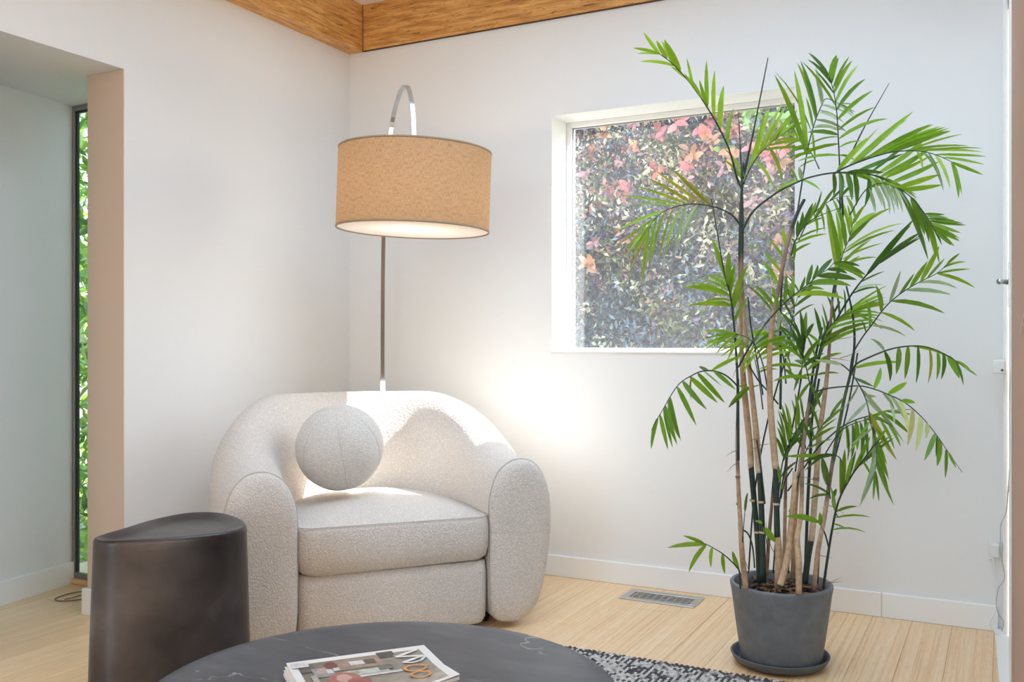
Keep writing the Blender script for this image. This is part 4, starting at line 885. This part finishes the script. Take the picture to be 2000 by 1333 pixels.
# F19 left lower arch
frond([(1441,760),(1438,752),(1418,734),(1394,725),(1370,726),(1351,734),(1329,748),(1312,770),(1296,798),(1279,827),(1272,842)], (2.85, 2.60),
 [(1390,724,1449,695,8,'b'),(1386,724,1365,717,8,'d'),(1396,726,1437,762,9,'m'),(1364,728,1416,788,10,'m'),(1347,737,1402,788,11,'m'),(1334,745,1381,801,11,'m'),(1322,757,1360,832,12,'m'),(1309,775,1330,862,8,'d'),(1306,780,1328,858,11,'m'),(1300,790,1323,870,9,'m'),(1295,799,1314,876,9,'m'),(1288,812,1305,880,10,'m'),(1286,815,1272,878,11,'m'),(1352,734,1350,782,4,'y'),(1374,726,1410,755,3),(1441,756,1466,758,3)], 'm', 3.5, 9)
frond([(1424,796),(1440,780),(1463,757)], (2.84, 2.80), [(1463,757,1423,796,11,'m')], w_=2)
# F20 centre right
frond([(1630,580),(1638,525),(1649,489),(1660,462),(1667,427)], (2.87, 2.92),
 [(1636,540,1613,406,11,'b'),(1641,515,1618,410,10,'m'),(1645,500,1632,412,9,'b'),(1652,482,1637,405,9,'m'),(1660,462,1646,396,8),(1662,450,1655,400,6),(1664,440,1690,400,7),(1662,452,1710,415,11,'b'),(1660,460,1742,406,8,'b'),(1656,472,1700,430,9,'m'),(1650,487,1765,436,5,'g'),(1646,498,1749,450,6,'g'),(1642,512,1725,475,4),(1638,524,1702,468,6,'g'),(1638,530,1714,503,5),(1636,540,1680,500,5)], 'b', 3)
# F21
frond([(1545,500),(1553,471),(1577,436),(1612,417),(1646,405)], (2.92, 2.98),
 [(1556,466,1558,430,8,'d'),(1561,457,1568,413,8,'d'),(1568,448,1588,396,8,'d'),(1577,436,1594,394,7,'m'),(1590,428,1618,382,10,'m'),(1555,468,1616,445,4),(1553,480,1616,457,7,'b'),(1550,495,1585,475,6),(1570,446,1612,425,4),(1552,474,1550,515,6)], 'm', 3)
# F22 leaflets left of the reddish cane
frond([(1505,645),(1513,600),(1525,530),(1538,480)], (2.86, 2.88),
 [(1525,530,1491,493,9,'b'),(1531,508,1499,467,7,'b'),(1537,484,1527,443,8,'b'),(1520,552,1489,512,9,'b'),(1512,600,1473,557,8,'m'),(1510,610,1455,555,7,'m'),(1515,590,1508,560,8)], 'b', 3)
# F23
frond([(1592,720),(1610,655),(1638,622),(1680,602)], (2.90, 2.85),
 ser((1612,652),(1728,573),(1660,610),(1735,598),5,6,'b')+ser((1625,634),(1722,617),(1600,685),(1700,640),4,8,'m')+[(1605,665,1590,600,8,'d'),(1600,690,1625,640,7,'d'),(1595,710,1570,650,6)], 'm', 3)
# F24 dense dark leaflets
frond([(1560,770),(1566,720),(1569,690),(1573,650)], (2.90, 2.88),
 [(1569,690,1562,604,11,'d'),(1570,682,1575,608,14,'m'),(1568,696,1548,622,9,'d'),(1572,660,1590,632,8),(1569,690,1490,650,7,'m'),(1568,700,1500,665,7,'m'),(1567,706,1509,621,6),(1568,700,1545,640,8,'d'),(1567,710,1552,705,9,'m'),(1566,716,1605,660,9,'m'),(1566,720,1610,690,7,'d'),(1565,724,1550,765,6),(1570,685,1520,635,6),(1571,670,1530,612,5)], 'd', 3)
# F25
frond([(1584,760),(1576,725),(1569,695),(1560,660)], (2.88, 2.86), [(1573,719,1480,722,8,'b'),(1578,738,1509,746,8,'b'),(1576,725,1620,700,6),(1570,700,1600,665,6),(1580,745,1604,800,8,'d'),(1582,750,1555,790,7)], 'm', 3)
# F26 low dense centre
frond([(1520,975),(1528,905),(1545,860),(1570,820),(1598,778)], (2.94, 2.92),
 ser((1535,885),(1514,796),(1570,820),(1560,765),6,7,'m')+ser((1540,870),(1585,830),(1590,792),(1610,745),6,7,'d')+ser((1532,900),(1512,850),(1545,860),(1520,800),4,7,'d')+[(1528,905,1600,800,6),(1535,885,1605,830,5),(1525,930,1560,900,5)], 'd', 3)
# F27 small frond at the pot rim
frond([(1446,1150),(1444,1117),(1436,1105),(1415,1085),(1395,1072),(1375,1062),(1335,1047)], (2.84, 2.66),
 [(1380,1065,1303,1071,9,'b'),(1378,1064,1345,1119,10,'b'),(1393,1071,1389,1110,8,'b'),(1411,1082,1416,1122,8,'b'),(1444,1115,1430,1077,11,'m'),(1372,1060,1335,1047,7,'b')], 'b', 3.5)
# F28 loose low leaves
frond([(1645,905),(1637,892),(1612,888),(1590,893)], (2.82, 2.78), [(1630,889,1566,904,10,'d'),(1610,888,1572,920,7,'d'),(1600,890,1534,892,8,'m')], 'd', 2.5)
frond([(1622,975),(1618,951),(1613,930)], (2.83, 2.80), [(1618,951,1605,892,13,'d'),(1620,965,1570,945,5),(1620,968,1580,975,5)], 'd', 2.5)
frond([(1620,1075),(1612,1045),(1598,1018)], (2.80, 2.76), [(1600,1022,1534,1010,11,'m'),(1602,1026,1601,1001,9,'m')], 'm', 2.5)
frond([(1500,1080),(1494,1040),(1488,1022)], (2.82, 2.80), [(1491,1030,1514,1060,13,'m'),(1489,1025,1474,1018,8,'m')], 'm', 2)
frond([(1450,1060),(1455,1000),(1461,965)], (2.84, 2.82), [(1455,1000,1460,962,6,'d')], 'd', 2)
frond([(1522,985),(1525,950),(1521,915)], (2.82, 2.82), [(1525,945,1520,908,8,'m'),(1523,960,1530,945,5)], 'm', 2)
frond([(1636,1010),(1625,980),(1632,955)], (2.83, 2.8), [(1628,976,1634,955,8,'d')], 'd', 2)

# denser growth in the middle of the clump
frond([(1556,960),(1562,925),(1575,880),(1600,840),(1632,800)], (2.90, 2.84), ser((1570,890),(1540,840),(1600,842),(1578,790),5,6,'d')+ser((1575,880),(1625,856),(1618,818),(1655,776),5,6,'m'), 'm', 3)
frond([(1590,770),(1600,705),(1616,660)], (2.92, 2.90), [(1598,715,1556,692,6),(1600,704,1645,690,6),(1606,684,1572,650,6),(1611,670,1655,640,7),(1614,664,1604,615,7),(1595,735,1640,730,5),(1594,740,1552,742,5)], 'm', 2.5)
frond([(1490,800),(1482,740),(1470,690),(1452,668)], (2.95, 2.86), ser((1462,680),(1395,668),(1455,670),(1408,700),4,5,'g')+ser((1475,706),(1515,676),(1462,682),(1500,640),4,5,'g')+[(1480,730,1520,722,5),(1484,750,1450,770,5)], 'g', 2.5)
frond([(1660,420),(1690,372),(1722,358),(1760,372)], (2.80, 2.66), ser((1690,372),(1704,420),(1750,366),(1768,414),7,5,'p')+ser((1695,368),(1740,352),(1722,358),(1790,385),4,6,'b'), 'p', 2.5)
frond([(1600,700),(1625,640),(1650,612),(1672,600)], (2.95, 2.9), ser((1632,630),(1732,560),(1655,608),(1722,642),6,5,'m')+ser((1620,650),(1600,590),(1650,612),(1650,560),4,6,'d'), 'm', 2.5)
frond([(1610,890),(1640,845),(1672,826),(1712,820),(1744,832)], (2.84, 2.68), ser((1655,833),(1652,906),(1704,820),(1708,900),5,7,'d')+ser((1700,820),(1742,880),(1735,828),(1762,870),3,6,'m')+[(1690,821,1740,800,6)], 'm', 2.6)
frond([(1540,700),(1545,640),(1552,600),(1566,560)], (2.98, 3.0), ser((1545,645),(1515,600),(1560,575),(1535,535),4,6,'d')+ser((1548,620),(1592,590),(1562,570),(1602,545),4,6,'d'), 'd', 2.5)
frond([(1560,470),(1580,430),(1606,402),(1640,385),(1668,384)], (2.98, 3.02), ser((1590,415),(1600,460),(1650,384),(1668,440),6,6,'m')+ser((1590,415),(1605,372),(1640,386),(1668,356),4,6,'d'), 'm', 2.5)
frond([(1600,330),(1585,300),(1560,275),(1530,260)], (2.98, 3.05), ser((1590,310),(1555,325),(1535,262),(1500,275),6,5,'m')+ser((1590,310),(1585,258),(1545,266),(1520,228),5,5,'b'), 'm', 2.5)
for pts in (((1597,1140),(1604,1040),(1625,920),(1655,800),(1675,690)), ((1540,1120),(1545,1000),(1560,880),(1590,770)), ((1510,1120),(1522,985),(1545,850),(1565,740)), ((1462,1120),(1474,960),(1500,820),(1535,700))):
    cane([(a, b_, 2.94, 3.2, DK) for a, b_ in pts], 'stem', 6)
LEAVES.sort(key=lambda q: -q[0])
for k, (a, fo, vs, fs, col) in enumerate(LEAVES[:300]):
    meshob('leaflet', vs, fs, M['leaf'], fo, True, cols=[col]*len(vs))
mb = MB(); cs = []
for a, fo, vs, fs, col in LEAVES[300:]: mb.add(vs, fs); cs += [col]*len(vs)
if cs: o = meshob('small_leaflets', mb.v, mb.f, M['leaf'], palm, True, cols=cs); o['kind'] = 'stuff'

# ------------------------------------------------------------------ garden seen through the glass
g_ = MB().box(-8, 9, .2, 14, -.5, -.12); g_.box(-8, -.85, -8, .2, -.5, -.12); struct(g_.build('ground', M['ground']))
def leaf_cloud(name, n, cen, half, size, pal, prob, parent, seed, bumps=9, aspect=.45, mat='hedge_leaf', shell=True, clump=False):
    r = np.random.default_rng(seed); lumps = r.uniform(-1, 1, (bumps, 2)); amp = r.uniform(.02, .055, bumps)
    u = r.uniform(-1, 1, (n, 3)); p = u*np.array(half)
    if shell: p[:, 1] = -half[1]+np.abs(r.normal(0, .45, n))*half[1]*1.2      # dense on the side facing the house
    for q in range(bumps):
        dd = ((u[:, 0]-lumps[q, 0])*2)**2+((u[:, 2]-lumps[q, 1])*2)**2; p[:, 1] -= amp[q]*np.exp(-dd*12)*1.5
    p += np.array(cen)
    ax = r.normal(0, 1, (n, 3)); ax /= np.linalg.norm(ax, axis=1)[:, None]; ax[:, 2] -= .2
    t = r.normal(0, 1, (n, 3)); sd = np.cross(ax, t); sd /= np.linalg.norm(sd, axis=1)[:, None]; up = np.cross(sd, ax)
    s = size*r.uniform(.6, 1.4, n)[:, None]
    a0 = p-ax*s*.5; a1 = p-sd*s*aspect*.5+up*s*.08; a2 = p+ax*s*.5; a3 = p+sd*s*aspect*.5+up*s*.08
    V = np.stack([a0, a1, a2, a3], 1).reshape(-1, 3); F = np.arange(4*n).reshape(-1, 4)
    F = np.concatenate([F[:, [0, 1, 2]], F[:, [0, 2, 3]]])
    pw = np.tile(np.array(prob), (n, 1))
    if clump:                                # tufts of one colour, young red growth towards the top, window haze painted as blue-grey leaves lower down
        ph_ = r.uniform(0, 6.28, (len(pal), 6)); fq = r.uniform(4, 16, (len(pal), 6, 2))
        for q in range(len(pal)):
            f_ = sum(np.sin(p[:, 0]*fq[q, a, 0]+p[:, 2]*fq[q, a, 1]*(1 if a % 2 else -1)+ph_[q, a]) for a in range(6))
            pw[:, q] *= np.exp(f_*.55)
        zz_ = np.clip((p[:, 2]-.9)/1.1, 0, 1); pw[:, 5] *= .2+1.8*zz_; pw[:, 4] *= 2.6-2.2*zz_; pw[:, 3] *= .6+.7*zz_
    pw /= pw.sum(1, keepdims=True); ci = (np.cumsum(pw, 1) < r.random(n)[:, None]).sum(1).clip(0, len(pal)-1); c = np.array(pal)[ci]*r.uniform(.7, 1.3, n)[:, None]
    C = np.concatenate([np.repeat(np.clip(c, 0, 1)[:, None, :], 4, 1), np.ones((n, 4, 1))], -1).reshape(-1, 4)
    o = meshob(name, V, F, M[mat], parent, False, cols=C); o['kind'] = 'stuff'; return o
hd = empty('plum_hedge'); tag(hd, 'dense purple and green leafed hedge with reddish young leaves outside the square window', 'hedge')
pal = [(.05, .065, .085), (.16, .11, .20), (.16, .19, .06), (.62, .60, .42), (.18, .27, .36), (.48, .22, .19)]  # cream tone paints in glints on the leaves, blue-grey the haze
leaf_cloud('foliage', 150000, (.55, 1.85, 1.2), (2.3, .45, 1.45), .038, pal, [.33, .14, .16, .17, .13, .07], hd, 3, 60, clump=True)
for k in range(16):
    x = -1.6+k*.29; v, f = tube_data([(x, 2.0+rng.uniform(-.1, .1), -.14), (x+rng.uniform(-.1, .1), 1.95, .7), (x+rng.uniform(-.2, .2), 1.85, 1.6), (x+rng.uniform(-.3, .3), 1.8, 2.4)], [.02, .016, .010, .004], 6); meshob('branch', v, f, M['cane'], hd, True, cols=[(.10, .07, .05, 1)]*len(v))
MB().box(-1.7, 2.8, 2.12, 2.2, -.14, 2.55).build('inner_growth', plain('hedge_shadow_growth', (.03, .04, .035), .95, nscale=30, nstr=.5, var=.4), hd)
def HP(px, py, y):                     # point on the plane y = const seen at a picture point
    d0 = P(px, py, 1)-CAM; return CAM+d0*((y-CAM.y)/d0.y)
spr = [(1155,305,'o'),(1232,290,'o'),(1140,345,'p'),(1188,370,'r'),(1290,262,'r'),(1325,240,'r'),(1350,300,'o'),(1375,262,'r'),(1390,275,'o'),(1285,330,'r'),(1240,245,'p'),(1180,255,'o'),(1440,262,'r'),(1470,290,'r'),(1500,300,'r'),(1520,315,'o'),(1530,290,'r'),(1460,235,'g'),(1490,230,'g'),(1525,225,'g'),(1415,285,'g'),(1400,235,'r'),(1150,520,'o'),(1165,480,'p'),(1345,320,'r'),(1520,470,'o'),(1525,530,'o'),(1310,215,'r'),(1210,318,'p'),(1262,300,'p'),(1220,372,'r'),(1345,345,'p'),(1430,300,'o'),(1410,330,'p'),(1500,340,'p'),(1470,400,'p'),(1240,560,'c'),(1150,600,'c'),(1380,480,'c'),(1170,665,'c'),(1460,520,'c')]
sc_ = {'o': (.56, .28, .16), 'p': (.42, .24, .25), 'r': (.56, .17, .16), 'g': (.24, .42, .12), 'c': (.55, .53, .36)}
for px, py, c in spr:
    ctr_ = HP(px, py, 1.34+random.uniform(-.05, .05)); mb = MB(); cs = []; nl = random.randint(7, 11); a0 = random.uniform(0, 6.28)
    big = {'p': .75, 'c': .5}.get(c, 1.0)
    for k in range(nl):
        a = a0+6.28*k/nl+random.uniform(-.3, .3); L_ = random.uniform(.035, .075)*big; dr = (Vector((math.cos(a), random.uniform(-1.0, .3), math.sin(a)))).normalized()
        nn = Vector((random.uniform(-.7, .7), -1, random.uniform(-.4, .8))).normalized()
        o_ = ctr_+Vector((random.uniform(-.02, .02), random.uniform(-.02, .02), random.uniform(-.03, .03)))
        vs, fs = leaf_geo(o_, o_+dr*L_, UP*L_*.08, L_*.5, nn); mb.add(vs, fs); g = random.uniform(.6, 1.3); cs += [tuple(min(1, x*g) for x in sc_[c])+(1,)]*len(vs)
    v, f = tube_data([ctr_+Vector((0, .35, -.15)), ctr_], .0025, 5); mb.add(v, f); cs += [(.25, .14, .12, 1)]*len(v)
    meshob('leaf_sprig', mb.v, mb.f, M['hedge_leaf'], hd, True, cols=cs)
gs = empty('garden_shrub'); tag(gs, 'bright green shrub outside the tall narrow window', 'shrub')
leaf_cloud('foliage', 6500, (-1.25, -.30, 1.05), (.85, .32, 1.25), .10, [(.24, .46, .04), (.40, .60, .10), (.10, .22, .03), (.60, .70, .28)], [.42, .30, .13, .15], gs, 5, 8, .36)
for k in range(6):
    x = -1.9+k*.25; v, f = tube_data([(x, -.1, -.14), (x+.05, -.15, .8), (x-.04, -.12, 2.2)], [.018, .012, .004], 6); meshob('branch', v, f, M['cane'], gs, True, cols=[(.12, .09, .05, 1)]*len(v))
